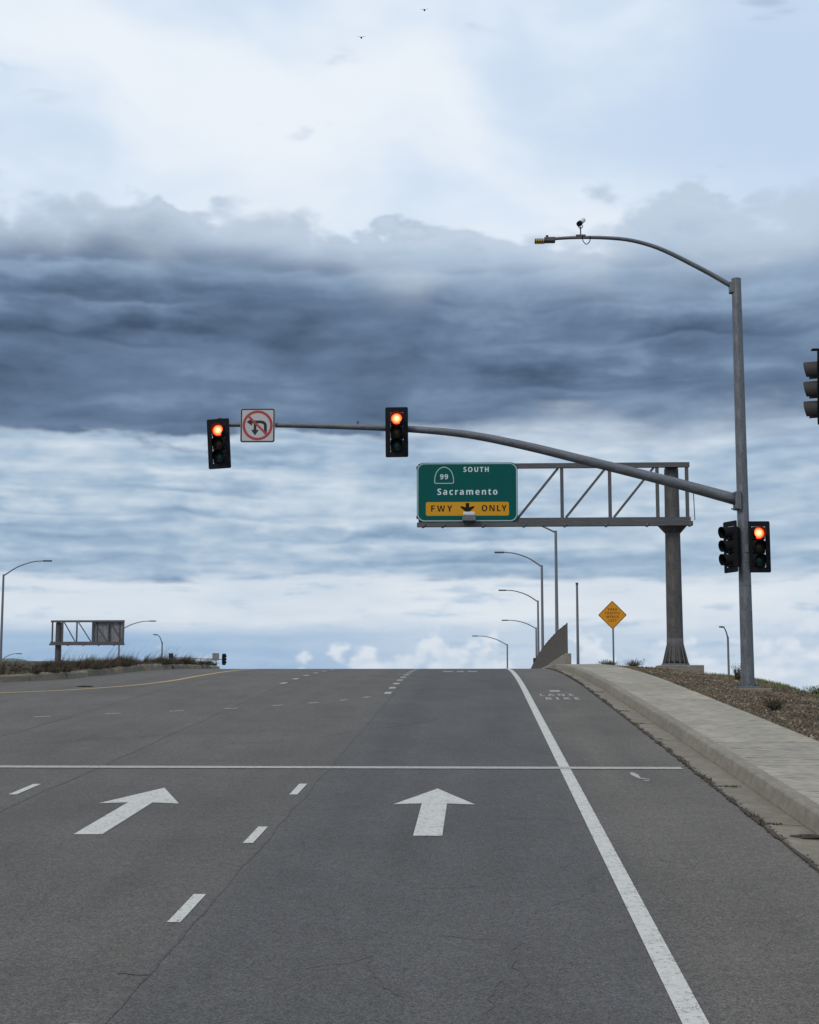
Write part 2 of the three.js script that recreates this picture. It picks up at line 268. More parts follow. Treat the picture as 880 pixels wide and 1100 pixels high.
// ---------------------------------------------------------------- road
const road = structure(group('road'));
{
  const xs = []; for (let x = -46; x < -14; x += 2) xs.push(x); for (let x = -14; x < 2.6; x += 0.25) xs.push(x);
  const ds = []; for (let d = -30; d < 4; d += 2) ds.push(d); for (let d = 4; d < 66; d += 0.3) ds.push(d); for (let d = 66; d < 150; d += 2) ds.push(d); for (let d = 150; d <= 260; d += 5) ds.push(d);
  const pos = [], uv = [], col = [], idx = [], nx = xs.length + 1;
  for (const d of ds) for (let i = 0; i < nx; i++) {
    const x = i < xs.length ? xs[i] : asphX(d); pos.push(x, Y(d), -d); uv.push(x, -d);
    const n = fbm(x * 0.55, d * 0.22, 4), p = fbm(x * 1.9 + 7, d * 0.5, 4), w = fbm(x * 2.4 + 3, d * 0.05, 2);
    const path = Math.exp(-(((x + 1.35) / 0.4) ** 2)) + Math.exp(-(((x - 0.4) / 0.4) ** 2)) + Math.exp(-(((x + 4.8) / 0.4) ** 2)) + Math.exp(-(((x + 3.0) / 0.4) ** 2));
    const mid = sst(-2.15, -1.95, x) * sst(1.35, 1.15, x), sh = sst(1.15, 1.4, x), cross = sst(21, 24, d) * sst(-1, -3, x);
    let k = 0.132 - 0.02 * mid + 0.016 * sh + 0.006 * cross; k *= 1 + n * 0.16 + p * 0.13 + w * 0.10 - path * 0.05;
    col.push(k * (1.06 + 0.02 * sh - 0.045 * mid), k * (1.005 - 0.005 * sh - 0.005 * mid), k * (0.925 + 0.075 * mid - 0.03 * sh));
  }
  for (let j = 0; j < ds.length - 1; j++) for (let i = 0; i < nx - 1; i++) { const a = j * nx + i, b = a + nx; idx.push(a, a + 1, b, a + 1, b + 1, b); }
  const g = new THREE.BufferGeometry(); g.setAttribute('position', new THREE.Float32BufferAttribute(pos, 3)); g.setAttribute('uv', new THREE.Float32BufferAttribute(uv, 2)); g.setAttribute('color', new THREE.Float32BufferAttribute(col, 3)); g.setIndex(idx); g.computeVertexNormals();
  mesh('asphalt', g, M.asphalt, road);
}
// flat strip on the road following it: centre line points [x, d] and a width (or a width per point)
function ribbon(pts, w, dy) {
  const pos = [], uv = [], idx = [];
  pts.forEach(([x, d], i) => {
    const a = pts[Math.max(0, i - 1)], b = pts[Math.min(pts.length - 1, i + 1)]; let tx = b[0] - a[0], td = b[1] - a[1]; const l = Math.hypot(tx, td) || 1; tx /= l; td /= l;
    const h = (typeof w === 'function' ? w(i) : w) / 2;
    for (const s of [-1, 1]) { const px = x + td * h * s, pd = d - tx * h * s; pos.push(px, Y(pd) + dy, -pd); uv.push(px, -pd); }
    if (i) { const k = i * 2; idx.push(k - 2, k - 1, k, k - 1, k + 1, k); }
  });
  const g = new THREE.BufferGeometry(); g.setAttribute('position', new THREE.Float32BufferAttribute(pos, 3)); g.setAttribute('uv', new THREE.Float32BufferAttribute(uv, 2)); g.setIndex(idx); g.computeVertexNormals(); return g;
}
const line = (x0, d0, x1, d1, step = 0.5) => { const n = Math.max(1, Math.ceil(Math.hypot(x1 - x0, d1 - d0) / step)); return Array.from({ length: n + 1 }, (_, i) => [lerp(x0, x1, i / n), lerp(d0, d1, i / n)]); };
{
  const PY = 0.005;
  mesh('edge_line', ribbon(line(1.21, -8, 1.21, 120, 0.25), 0.15, PY), M.paint, road);
  mesh('stop_line', ribbon(line(-11.9, 20.75, 2.84, 20.75, 0.25), 0.26, PY + 0.003), M.worn, road);
  const dash = (x, d0, d1, w, m) => mesh('lane_dash', ribbon(line(x, d0, x, d1, 0.3), w, PY), m, road);
  for (const d of [0.4, 3.9, 7.36, 10.95, 14.42, 17.93]) dash(-2.26, d, d + 1.02, 0.1, M.paint);
  for (const d of [4, 7.5, 10.95, 14.42, 17.85]) dash(-5.71, d, d + 1.0, 0.1, M.paint);
  for (let k = 0, d = 36.5; d < 66; d += 2.1, k++) dash(-2.27 - 0.012 * k, d, d + 0.75, 0.17, M.worn);
  for (let d = 41.0; d < 66; d += 2.75) dash(-5.52, d, d + 0.75, 0.17, M.worn);
  for (let d = 66; d < 120; d += 12) { dash(-2.4, d, d + 3, 0.12, M.worn); dash(-5.6, d, d + 3, 0.12, M.worn); }
  // turning guide, dash by dash
  [[-10.3, 28.7], [-8.88, 29.5], [-7.62, 30.3], [-6.43, 31.0], [-5.37, 31.7], [-4.48, 32.6], [-3.77, 33.4], [-3.16, 34.3], [-2.69, 35.3]].forEach(([x, d], i, a) => { const [xa, da] = a[Math.max(0, i - 1)], [xb, db] = a[Math.min(a.length - 1, i + 1)], l = Math.hypot(xb - xa, db - da), ux = (xb - xa) / l * 0.16, ud = (db - da) / l * 0.16; mesh('guide_dash', ribbon(line(x - ux, d - ud, x + ux, d + ud), 0.11, PY), M.worn, road); });
  // yellow line bending away to the left
  const yl = curve([V(-22, 0, 34.5), V(-16, 0, 35.4), V(-12.2, 0, 36.9), V(-10.84, 0, 38.0), V(-9.7, 0, 39.9), V(-9.1, 0, 42.5), V(-8.95, 0, 47.6), V(-9.0, 0, 56), V(-9.0, 0, 70), V(-9, 0, 110)], 160).map((p) => [p.x, p.z]);
  mesh('yellow_line', ribbon(yl, 0.19, PY), M.yellow, road);
  // straight-ahead arrows
  const arrow = (x, d0) => {
    const s = new THREE.Shape([[-0.147, 0], [0.147, 0], [0.147, 2.3], [0.475, 2.22], [0.0, 3.62], [-0.475, 2.22], [-0.147, 2.3]].map(([a, b]) => new THREE.Vector2(a, b)));
    const g = new THREE.ShapeGeometry(s), p = g.attributes.position, uv = g.attributes.uv; for (let i = 0; i < p.count; i++) { const px = x + p.getX(i), d = d0 + p.getY(i); p.setXYZ(i, px, Y(d) + PY, -d); uv.setXY(i, px, -d); } g.computeVertexNormals(); mesh('lane_arrow', g, M.paint, road);
  };
  arrow(-0.515, 14.9); arrow(-3.975, 14.9);
  // painted words in the cycle lane
  const font = await new FontLoader().loadAsync('fonts/droid/droid_sans_bold.typeface.json');
  const word = (txt, x0, w, d0, h) => {
    const g = new THREE.ShapeGeometry(font.generateShapes(txt, 1)); g.computeBoundingBox(); const bb = g.boundingBox, p = g.attributes.position, uv = g.attributes.uv;
    for (let i = 0; i < p.count; i++) { const px = x0 + (p.getX(i) - bb.min.x) / (bb.max.x - bb.min.x) * w, d = d0 + (p.getY(i) - bb.min.y) / (bb.max.y - bb.min.y) * h; p.setXYZ(i, px, Y(d) + PY, -d); uv.setXY(i, px, -d); }
    g.computeVertexNormals(); mesh('painted_word', g, M.worn, road);
  };
  word('B I K E', 1.6, 0.8, 34.45, 0.75); word('L A N E', 1.52, 0.82, 35.75, 0.7);
  mesh('cycle_symbol', ribbon(line(1.83, 37.6, 2.09, 37.6, 0.1), 0.55, PY), M.worn, road);
  for (const [x, w] of [[-1.05, 0.36], [-0.62, 0.24], [-0.2, 0.34]]) mesh('worn_bar', ribbon(line(x - w / 2, 51.4, x + w / 2, 51.4, 0.2), 0.9, PY), M.worn, road);
  mesh('detector_mark', ribbon([[2.09, 20.25], [2.1, 20.0], [2.13, 19.6]], (i) => [0.05, 0.1, 0.03][i], PY), M.worn, road);
  for (const [x, d, w] of [[2.17, 19.55, 0.06], [2.19, 19.35, 0.04], [2.22, 19.5, 0.03]]) mesh('paint_fleck', ribbon(line(x - w / 2, d, x + w / 2, d + 0.05, 0.1), 0.08, PY), M.worn, road);
  // paving seams and cracks
  const rnd = mulberry(5);
  const seam = (x, d0, d1, w, amp) => { const p = []; for (let d = d0; d < d1; d += 0.2) p.push([x + fbm(d * 0.7, x, 3) * amp, d]); mesh('paving_seam', ribbon(p, (i) => Math.max(0.006, w * (0.55 + fbm(i * 0.11, x * 3, 3) * 0.9)), 0.003), M.seam, road); };
  seam(-2.1, 2, 60, 0.022, 0.045); seam(-5.4, 8, 60, 0.026, 0.04); seam(-8.3, 20, 60, 0.03, 0.05);
  const crack = (x, d, a, L, w) => { const p = []; let t = a; for (let s = 0; s < L; s += 0.06) { p.push([x, d]); t += (rnd() - 0.5) * 1.1 - (t - a) * 0.25; x += Math.cos(t) * 0.06; d += Math.sin(t) * 0.06; } mesh('crack', ribbon(p, () => w * (0.3 + rnd() * 0.9), 0.004), M.crack, road); };
  crack(0.30, 9.0, 1.5, 1.5, 0.010); crack(-0.45, 9.0, 1.9, 1.0, 0.010); crack(0.55, 11.6, 1.4, 1.7, 0.008); crack(-0.3, 10.6, 0.4, 0.5, 0.009); crack(-1.2, 9.6, 0.7, 0.7, 0.010); crack(0.2, 16.1, 0.12, 1.1, 0.014); crack(-0.45, 12.3, 0.2, 0.6, 0.008); crack(1.9, 13.2, 2.0, 0.8, 0.006); crack(0.05, 8.6, 1.2, 0.9, 0.009);
  crack(-2.32, 9.5, 0.05, 0.3, 0.035); crack(-1.7, 27, 1.4, 3, 0.02); crack(-4.2, 24, 0.9, 5, 0.02); crack(-7.6, 24, 0.7, 5, 0.025); crack(-3.6, 28, 0.5, 4, 0.02);
}

// ---------------------------------------------------------------- gutter, kerb, pavement: section by section
// section(d) gives [x, y] points clockwise seen from the camera; joints are real gaps
function sweep(section, d0, d1, n) {
  const pos = [], uv = [], P = []; for (let i = 0; i <= n; i++) P.push({ d: lerp(d0, d1, i / n), s: section(lerp(d0, d1, i / n)) });
  const m = P[0].s.length; let per = 0;
  const put = (p, d, u) => { pos.push(p[0], p[1], -d); uv.push(u, d); };
  for (let k = 0; k < m; k++) {
    const k2 = (k + 1) % m, L = Math.hypot(P[0].s[k2][0] - P[0].s[k][0], P[0].s[k2][1] - P[0].s[k][1]), u0 = P[0].s[0][0] + per, u1 = u0 + L; per += L;
    for (let i = 0; i < n; i++) { const A = P[i], B = P[i + 1]; put(A.s[k], A.d, u0); put(B.s[k2], B.d, u1); put(A.s[k2], A.d, u1); put(A.s[k], A.d, u0); put(B.s[k], B.d, u0); put(B.s[k2], B.d, u1); }
  }
  for (const [Q, f] of [[P[0], 1], [P[n], -1]]) for (let k = 1; k < m - 1; k++) { const t = f > 0 ? [0, k, k + 1] : [0, k + 1, k]; for (const q of t) { pos.push(Q.s[q][0], Q.s[q][1], -Q.d); uv.push(Q.s[q][0], Q.s[q][1]); } }
  const g = new THREE.BufferGeometry(); g.setAttribute('position', new THREE.Float32BufferAttribute(pos, 3)); g.setAttribute('uv', new THREE.Float32BufferAttribute(uv, 2)); g.computeVertexNormals(); return g;
}
const KH = 0.17;
{
  const rnd = mulberry(11), gutter = structure(group('gutter')), kerb = structure(group('kerb')), walk = structure(group('pavement'));
  const pieces = (start, len, end, gap, fn) => { let i = 0; for (let d = start; d < end; d += len, i++) fn(d + gap / 2, Math.min(d + len, end) - gap / 2, i); };
  pieces(-5.6, 3.05, 118, 0.014, (a, b, i) => { const t = (rnd() - 0.5) * 0.008; mesh('gutter_section', sweep((d) => { const y = Y(d), x0 = asphX(d) + 0.015, x1 = kerbX(d) - 0.006; return [[x0, y - 0.1], [x0, y + 0.002 + t], [x0 + 0.02, y + 0.01 + t], [x1, y - 0.012 + t], [x1, y - 0.1]]; }, a, b, 4), M.gutter[(i * 7 + (i >> 1)) % 3], gutter); });
  pieces(-5.6, 3.05, 118, 0.006, (a, b, i) => mesh('kerb_section', sweep((d) => { const y = Y(d), x = kerbX(d), h = KH + 0.01; return [[x, y - 0.12], [x, y], [x + 0.035, y + h - 0.05], [x + 0.045, y + h - 0.022], [x + 0.062, y + h - 0.007], [x + 0.085, y + h], [x + 0.2, y + h + 0.002], [x + 0.2, y - 0.12]]; }, a, b, 4), M.kerb[(i * 5 + (i >> 2)) % 3], kerb));
  pieces(-7.9, 3.05, 118, 0.035, (a, b, i) => { const t = (rnd() - 0.5) * 0.006; mesh('slab', sweep((d) => { const y = Y(d) + KH + t, x0 = kerbX(d) + 0.22, x1 = backX(d); return [[x0, y - 0.1], [x0, y], [x0 + 0.01, y + 0.008], [x1 - 0.01, y + 0.016], [x1, y + 0.006], [x1, y - 0.1]]; }, a, b, 4), M.walk[(i * 3 + (i >> 2)) % 4], walk); });
}
// blades and twigs: [x, d, y, height, lean x, lean z, width, colour]
function bladeGeometry(list) {
  const pos = [], col = [], r = mulberry(list.length);
  for (const [x, y, z, h, lx, lz, w, c] of list) {
    const a = r() * 6.28, wx = Math.cos(a) * w, wz = Math.sin(a) * w, P = [0, 0.5, 1].map((t) => [x + lx * t * t, y + h * (t - 0.18 * t * t), z + lz * t * t, 1 - t * 0.9]);
    for (let i = 0; i < 2; i++) { const A = P[i], B = P[i + 1], q = [[A, -1], [A, 1], [B, 1], [A, -1], [B, 1], [B, -1]]; for (const [p, s] of q) { pos.push(p[0] + wx * s * p[3], p[1], p[2] + wz * s * p[3]); col.push(c[0], c[1], c[2]); } }
  }
  const g = new THREE.BufferGeometry(); g.setAttribute('position', new THREE.Float32BufferAttribute(pos, 3)); g.setAttribute('color', new THREE.Float32BufferAttribute(col, 3)); g.computeVertexNormals(); return g;
}
const DRY = [[0.13, 0.092, 0.06], [0.095, 0.065, 0.045], [0.06, 0.042, 0.033], [0.19, 0.145, 0.09], [0.085, 0.05, 0.04]], GREEN = [[0.09, 0.13, 0.035], [0.13, 0.17, 0.05], [0.065, 0.095, 0.03], [0.17, 0.17, 0.06]], DARK = [[0.045, 0.035, 0.025], [0.07, 0.055, 0.035], [0.05, 0.055, 0.03], [0.10, 0.085, 0.05]];
{
  // dead weeds and grit along the joint between asphalt and gutter, and in the gutter joints
  const r = mulberry(21), L = [], chips = [];
  const spot = (x, d, big) => {
    const y = Y(d); const n = 3 + r() * 7 * big; for (let i = 0; i < n; i++) { const c = DARK[r() * 4 | 0]; L.push([x + (r() - 0.5) * 0.07, y, -d + (r() - 0.5) * 0.12, 0.015 + r() * 0.05 * big, (r() - 0.3) * 0.10, (r() - 0.5) * 0.10, 0.004 + r() * 0.005, c]); }
    for (let i = 0; i < 3; i++) { const s = 0.005 + r() * 0.011; chips.push(new THREE.IcosahedronGeometry(s, 0).scale(1, 0.5, 1.2).translate(x + (r() - 0.5) * 0.09, y + 0.008, -d + (r() - 0.5) * 0.1)); }
  };
  for (let d = 7; d < 60; d += 0.05) { const p = fbm(d * 0.9, 4, 4); if (r() < 0.55 + p * 0.8) spot(asphX(d) + 0.015 + (r() - 0.3) * 0.03, d, clamp(0.55 + p * 1.1, 0.2, 1.4)); }
  for (let d = -5.6; d < 60; d += 3.05) if (d > 8 && r() < 0.7) { const f = 0.3 + r() * 0.4; for (let t = 0; t < f; t += 0.08) spot(lerp(asphX(d), kerbX(d), t), d, 0.45); }
  const joint = []; for (let d = 5; d < 62; d += 0.08) joint.push([asphX(d) + 0.008 + fbm(d * 1.4, 2, 3) * 0.015, d]);
  mesh('joint_dirt', ribbon(joint, (i) => Math.max(0.012, 0.04 + fbm(i * 0.13, 6, 4) * 0.07), 0.014), M.litter, road);
  stuff(tag(mesh('gutter_weeds', bladeGeometry(L), M.blades, scene), 'dark dead weeds along the joint between asphalt and gutter', 'weeds'));
  stuff(tag(mesh('gutter_grit', joined(chips), M.litter, scene), 'dark grit and crumbs lying along the gutter joint', 'grit'));
}
// ---------------------------------------------------------------- brown mulch bank on the right
{
  const r = mulberry(31), N = 60000, cg = new THREE.IcosahedronGeometry(1, 0), mat = std({ roughness: 1 }), im = new THREE.InstancedMesh(cg, mat, N), m4 = new THREE.Matrix4(), q = new THREE.Quaternion(), e = new THREE.Euler(), c = new THREE.Color();
  for (let i = 0; i < N; i++) {
    const d = 14 + Math.pow(r(), 1.3) * 58, s = r() * 5.2 + 0.03, x = backX(d) + s, sz = 0.008 + Math.pow(r(), 3) * 0.022; e.set(r() * 3, r() * 6, r() * 3); q.setFromEuler(e);
    m4.compose(V(x, land(x, d) + sz * 0.25, -d), q, V(sz * (1 + r() * 1.6), sz * (0.35 + r() * 0.5), sz)); im.setMatrixAt(i, m4);
    const k = (0.5 + r() * 0.95) * (1 + 0.45 * fbm(x * 0.7, d * 0.5 + 30, 3)), t = r() + 0.35 * fbm(x * 0.5 + 9, d * 0.4, 2); c.setRGB(k * (t < 0.25 ? 0.19 : 0.145), k * (t < 0.25 ? 0.165 : 0.108), k * (t < 0.25 ? 0.13 : 0.07)); im.setColorAt(i, c);
  }
  im.name = 'bark_mulch'; im.castShadow = im.receiveShadow = true; scene.add(im); stuff(tag(im, 'brown bark and stone mulch covering the bank beside the pavement', 'mulch'));
  const L = []; for (let i = 0; i < 9000; i++) { const d = 36 + r() * 26, s = 3.7 + r() * 2.2, x = backX(d) + s; if (fbm(x * 0.6, d * 0.3, 2) + r() * 0.7 < 0.12) continue; L.push([x, land(x, d) - 0.01, -d, 0.06 + r() * 0.13, (r() - 0.4) * 0.08, (r() - 0.5) * 0.08, 0.008, GREEN[r() * 4 | 0]]); }
  stuff(tag(mesh('grass', bladeGeometry(L), M.blades, scene), 'short green grass on the outer slope behind the signal pole', 'grass'));
  const W = []; for (let i = 0; i < 5200; i++) { const d = 20 + r() * 50, s = r() < 0.5 ? r() * 0.3 : r() * 4.6, x = backX(d) + s; if (fbm(x * 0.9 + 3, d * 0.6, 3) < (s > 0.3 ? 0.1 : -0.15)) continue; W.push([x, land(x, d) - 0.01, -d, 0.03 + r() * 0.11, (r() - 0.4) * 0.1, (r() - 0.5) * 0.1, 0.005, r() < 0.75 ? DRY[r() * 5 | 0] : GREEN[r() * 4 | 0]]); }
  stuff(tag(mesh('dry_grass', bladeGeometry(W), M.blades, scene), 'sparse dry grass scattered over the mulch bank', 'grass'));
  // single weeds
  const shrub = (name, px, pd, h, w, pal, n, lean, label, grp) => {
    const g = group(name); g.position.set(px, land(px, pd) - 0.015, -pd); const st = [], lf = [];
    for (let i = 0; i < n; i++) { const a = r() * 6.283, k = Math.pow(r(), 0.6), ex = Math.cos(a) * w * k + lean * h * r(), ez = Math.sin(a) * w * k, hh = h * (1.15 - 0.75 * k * r()) * (0.5 + r() * 0.5), bx = Math.cos(a) * w * 0.25 * r(), bz = Math.sin(a) * w * 0.25 * r(); st.push([bx, 0, bz, hh, ex - bx, ez - bz, 0.006, DARK[r() * 4 | 0]]); for (let m = 0; m < 5; m++) { const t = 0.35 + r() * 0.65; lf.push([bx + (ex - bx) * t * t, hh * (t - 0.18 * t * t), bz + (ez - bz) * t * t, 0.03 + r() * 0.06, (r() - 0.5) * 0.09, (r() - 0.5) * 0.09, 0.008, pal[r() * pal.length | 0]]); } }
    mesh('stems', bladeGeometry(st), M.blades, g); mesh('foliage', bladeGeometry(lf), M.blades, g); tag(g, label, 'weed', grp);
  };
  const DK = [...DARK, ...DRY.slice(1, 3)];
  shrub('dry_weed', 6.05, 30.2, 0.34, 0.30, DK, 120, -0.2, 'dark dry weed at the pavement edge left of the nearer one', 'dry weeds on the mulch bank');
  shrub('dry_weed', 5.95, 25.2, 0.30, 0.26, DK, 110, 0.2, 'dark dry weed on the mulch nearest the frame edge', 'dry weeds on the mulch bank');
  shrub('dry_weed', 8.15, 46.5, 0.62, 0.34, [...DARK, ...GREEN.slice(2, 3)], 110, 0.3, 'dark upright weed just left of the signal pole foot', 'dry weeds on the mulch bank');
  shrub('green_weed', 5.6, 63, 0.36, 0.6, [...GREEN, ...DARK], 190, 0.1, 'low green weed tuft at the foot of the yellow diamond sign', 'green weeds at the crest');
  shrub('green_weed', 6.75, 63.5, 0.48, 0.6, [...GREEN, ...DARK], 190, 0.1, 'taller green weed tuft right of the yellow diamond sign', 'green weeds at the crest');
  shrub('dry_weed', 9.3, 40.5, 0.30, 0.5, [...DARK, ...GREEN], 120, 0.1, 'low dark weed on the bank crest right of the signal pole', 'dry weeds on the mulch bank');
}
// ---------------------------------------------------------------- raised median island on the left
const ISL = [[-30, 38.5], [-24, 39.2], [-19, 40.2], [-15.5, 41.2], [-13.9, 42.1], [-12.95, 43.6], [-12.5, 46], [-12.4, 50], [-12.35, 58], [-12.3, 64], [-12.4, 70]];
const islPts = curve(ISL.map(([x, d]) => V(x, 0, d)), 220).map((p) => [p.x, p.z]);
const islTop = (d) => Y(d) + 0.27;
{
  const island = structure(group('median_island')), r = mulberry(41);
  // kerb sections: short straight lengths with gaps
  const acc = [0]; for (let i = 1; i < islPts.length; i++) acc.push(acc[i - 1] + Math.hypot(islPts[i][0] - islPts[i - 1][0], islPts[i][1] - islPts[i - 1][1]));
  const atLen = (s) => { let i = 1; while (i < acc.length - 1 && acc[i] < s) i++; const t = clamp((s - acc[i - 1]) / (acc[i] - acc[i - 1])), a = islPts[i - 1], b = islPts[i], l = Math.hypot(b[0] - a[0], b[1] - a[1]); return { x: lerp(a[0], b[0], t), d: lerp(a[1], b[1], t), nx: (b[1] - a[1]) / l, nd: -(b[0] - a[0]) / l }; };
  for (let s = 0, i = 0; s < acc.at(-1) - 2; i++) {
    const len = 1.5 + r() * 1.3, tilt = (r() - 0.5) * 0.05, hh = 0.20 + tilt * 1.2, off = (r() - 0.5) * 0.12, n = 5, rows = [];
    for (let k = 0; k <= n; k++) { const p = atLen(s + len * k / n), y = Y(p.d); rows.push([[off, -0.05], [off - 0.03, hh - 0.05], [off - 0.07, hh], [off - 0.24, hh + 0.01], [off - 0.24, -0.05]].map(([o, h]) => [p.x + p.nx * o, y + h + (h > 0 ? fbm(s + k * 0.7, o * 9, 2) * 0.02 : 0), -(p.d + p.nd * o)])); }
    const pos = [], uv = []; const put = (p) => { pos.push(...p); uv.push(p[0] + p[2], p[1] * 2 + p[2]); };
    for (let k = 0; k < n; k++) for (let j = 0; j < 5; j++) { const A = rows[k][j], B = rows[k][(j + 1) % 5], C = rows[k + 1][j], D = rows[k + 1][(j + 1) % 5]; [A, D, B, A, C, D].forEach(put); }
    for (const [q, f] of [[rows[0], 1], [rows[n], 0]]) for (let j = 1; j < 4; j++) (f ? [q[0], q[j], q[j + 1]] : [q[0], q[j + 1], q[j]]).forEach(put);
    const g = new THREE.BufferGeometry(); g.setAttribute('position', new THREE.Float32BufferAttribute(pos, 3)); g.setAttribute('uv', new THREE.Float32BufferAttribute(uv, 2)); g.computeVertexNormals();
    mesh('kerb_section', g, M.oldkerb[i % 3], island); s += len + 0.03 + (r() < 0.3 ? 0.25 * r() : 0);
  }
  // earth top
  const pos = [], col = [], uv = [], idx = [], nw = 14;
  islPts.forEach(([x, d], i) => { const p = atLen(acc[i]); for (let k = 0; k <= nw; k++) { const o = 0.2 + k * 0.55, px = p.x - p.nx * o, pd = p.d - p.nd * o, n = fbm(px * 0.7, pd * 0.7, 3); pos.push(px, Y(pd) + 0.19 + 0.12 * sst(0, 4, k) + n * 0.06, -pd); uv.push(px, -pd); const c = 0.9 + n * 0.5; col.push(0.21 * c, 0.17 * c, 0.115 * c); } });
  for (let i = 0; i < islPts.length - 1; i++) for (let k = 0; k < nw; k++) { const a = i * (nw + 1) + k, b = a + nw + 1; idx.push(a, b, a + 1, b, b + 1, a + 1); }
  const g = new THREE.BufferGeometry(); g.setAttribute('position', new THREE.Float32BufferAttribute(pos, 3)); g.setAttribute('uv', new THREE.Float32BufferAttribute(uv, 2)); g.setAttribute('color', new THREE.Float32BufferAttribute(col, 3)); g.setIndex(idx); g.computeVertexNormals();
  mesh('earth_top', g, M.soil, island);
  // dry weeds leaning in the wind
  const L = [], pal = [...DRY, ...DARK], top = acc.at(-1) - 1;
  for (let i = 0; i < 9000; i++) { const s = r() * top, p = atLen(s), o = 0.02 + Math.pow(r(), 1.5) * 3.4, x = p.x - p.nx * o, d = p.d - p.nd * o, h = 0.05 + r() * 0.16; if (fbm(x * 0.8, d * 0.8, 3) + r() * 0.4 < 0.1) continue; L.push([x, Y(d) + 0.2, -d, h, r() * 0.5 * h, (r() - 0.5) * 0.4 * h, 0.006 + r() * 0.008, pal[r() * pal.length | 0]]); }
  for (let i = 0; i < 230; i++) {                      // bushy clumps of different size
    const s = r() * top, p = atLen(s), o = 0.05 + Math.pow(r(), 1.6) * 2.6, cx = p.x - p.nx * o, cd = p.d - p.nd * o, dens = fbm(s * 0.35, 8, 3); if (dens + r() * 0.6 < 0.0 || (cd < 41.5 && r() < 0.5)) continue;
    const R = 0.12 + r() * 0.3, hh = (0.22 + Math.pow(r(), 1.6) * 0.5 + Math.max(0, dens) * 0.25) * sst(71.5, 68, cd), dark = r(), n = 60 + R * 300;
    for (let k = 0; k < n; k++) { const a = r() * 6.283, q = Math.sqrt(r()), h = hh * (0.35 + r() * 0.65) * (1.05 - 0.5 * q); L.push([cx + Math.cos(a) * R * q * 0.6, Y(cd) + 0.2, -cd + Math.sin(a) * R * q * 0.6, h, Math.cos(a) * R * q * 0.9 + h * (0.15 + 0.4 * r()), Math.sin(a) * R * q * 0.9, 0.005 + r() * 0.009, dark < 0.45 ? DARK[r() * 4 | 0] : pal[r() * pal.length | 0]]); }
    if (r() < 0.35) for (let k = 0; k < 5; k++) L.push([cx + (r() - 0.5) * R, Y(cd) + 0.2, -cd + (r() - 0.5) * R, hh + 0.15 + r() * 0.35, 0.2 + r() * 0.3, 0, 0.006, DRY[r() * 5 | 0]]);
  }
  stuff(tag(mesh('median_weeds', bladeGeometry(L), M.blades, scene), 'windblown dry brown weeds growing along the raised median on the left', 'weeds'));
}

// ---------------------------------------------------------------- bridge parapet and screen on the crest
{
  const f = group('bridge_screen'), x0 = (d) => 4.22 - 0.10 * sst(74, 112, d), end = 200, base = (d) => Y(d) + KH;
  mesh('parapet', sweep((d) => { const x = x0(d), y = base(d), h = 0.58; return [[x, y - 0.3], [x, y + h - 0.03], [x + 0.03, y + h], [x + 0.22, y + h], [x + 0.25, y + h - 0.03], [x + 0.25, y - 0.9]]; }, 71, end, 90), M.parapet, f);
  mesh('end_block', rbox(0.30, 1.2, 0.5, 0.02, x0(71) + 0.13, base(71) + 0.62 - 0.6, -70.83), M.parapet, f);
  const px = (d) => x0(d) + 0.12, top = (d) => base(d) + 2.06;
  for (let d = 71.05; d < end; d += 3) mesh('post', box(0.06, 1.62, 0.06, px(d), base(d) + 1.3, -d), M.fence, f);
  const pts = (h) => { const o = []; for (let d = 71; d <= end; d += 1.5) o.push(V(px(d), base(d) + h, -d)); return o; };
  mesh('top_rail', tube(pts(2.06), 0.025, 6), M.fence, f); mesh('bottom_rail', tube(pts(0.66), 0.02, 6), M.fence, f);
  const bars = []; for (let d = 71.1; d < 150; d += 0.055) bars.push(box(0.022, 1.42, 0.012, px(d), base(d) + 1.35, -d));
  stuff(mesh('screen_bars', joined(bars), M.fence, f));
  tag(f, 'tall dark screen fence on a low concrete parapet running over the crest', 'fence');
}

// ---------------------------------------------------------------- signal heads
const redMap = (() => { const c = document.createElement('canvas'); c.width = c.height = 64; const x = c.getContext('2d'), g = x.createRadialGradient(32, 30, 2, 32, 32, 31); g.addColorStop(0, '#ffffff'); g.addColorStop(0.4, '#ffddd0'); g.addColorStop(0.78, '#ff8a60'); g.addColorStop(1, '#ff2c10'); x.fillStyle = g; x.fillRect(0, 0, 64, 64); const t = new THREE.CanvasTexture(c); t.colorSpace = THREE.SRGBColorSpace; return t; })();
M.lensRed = std({ color: lin(0.3, 0.02, 0.01), emissive: lin(1.0, 0.52, 0.28), emissiveMap: redMap, emissiveIntensity: 2.3, roughness: 0.4 });
const LENS = (() => { const g = new THREE.SphereGeometry(0.25, 28, 10, 0, Math.PI * 2, 0, 0.63).rotateX(Math.PI / 2).translate(0, 0, -0.202), p = g.attributes.position, uv = g.attributes.uv; for (let i = 0; i < p.count; i++) uv.setXY(i, 0.5 + p.getX(i) / 0.3, 0.5 + p.getY(i) / 0.3); return g; })();
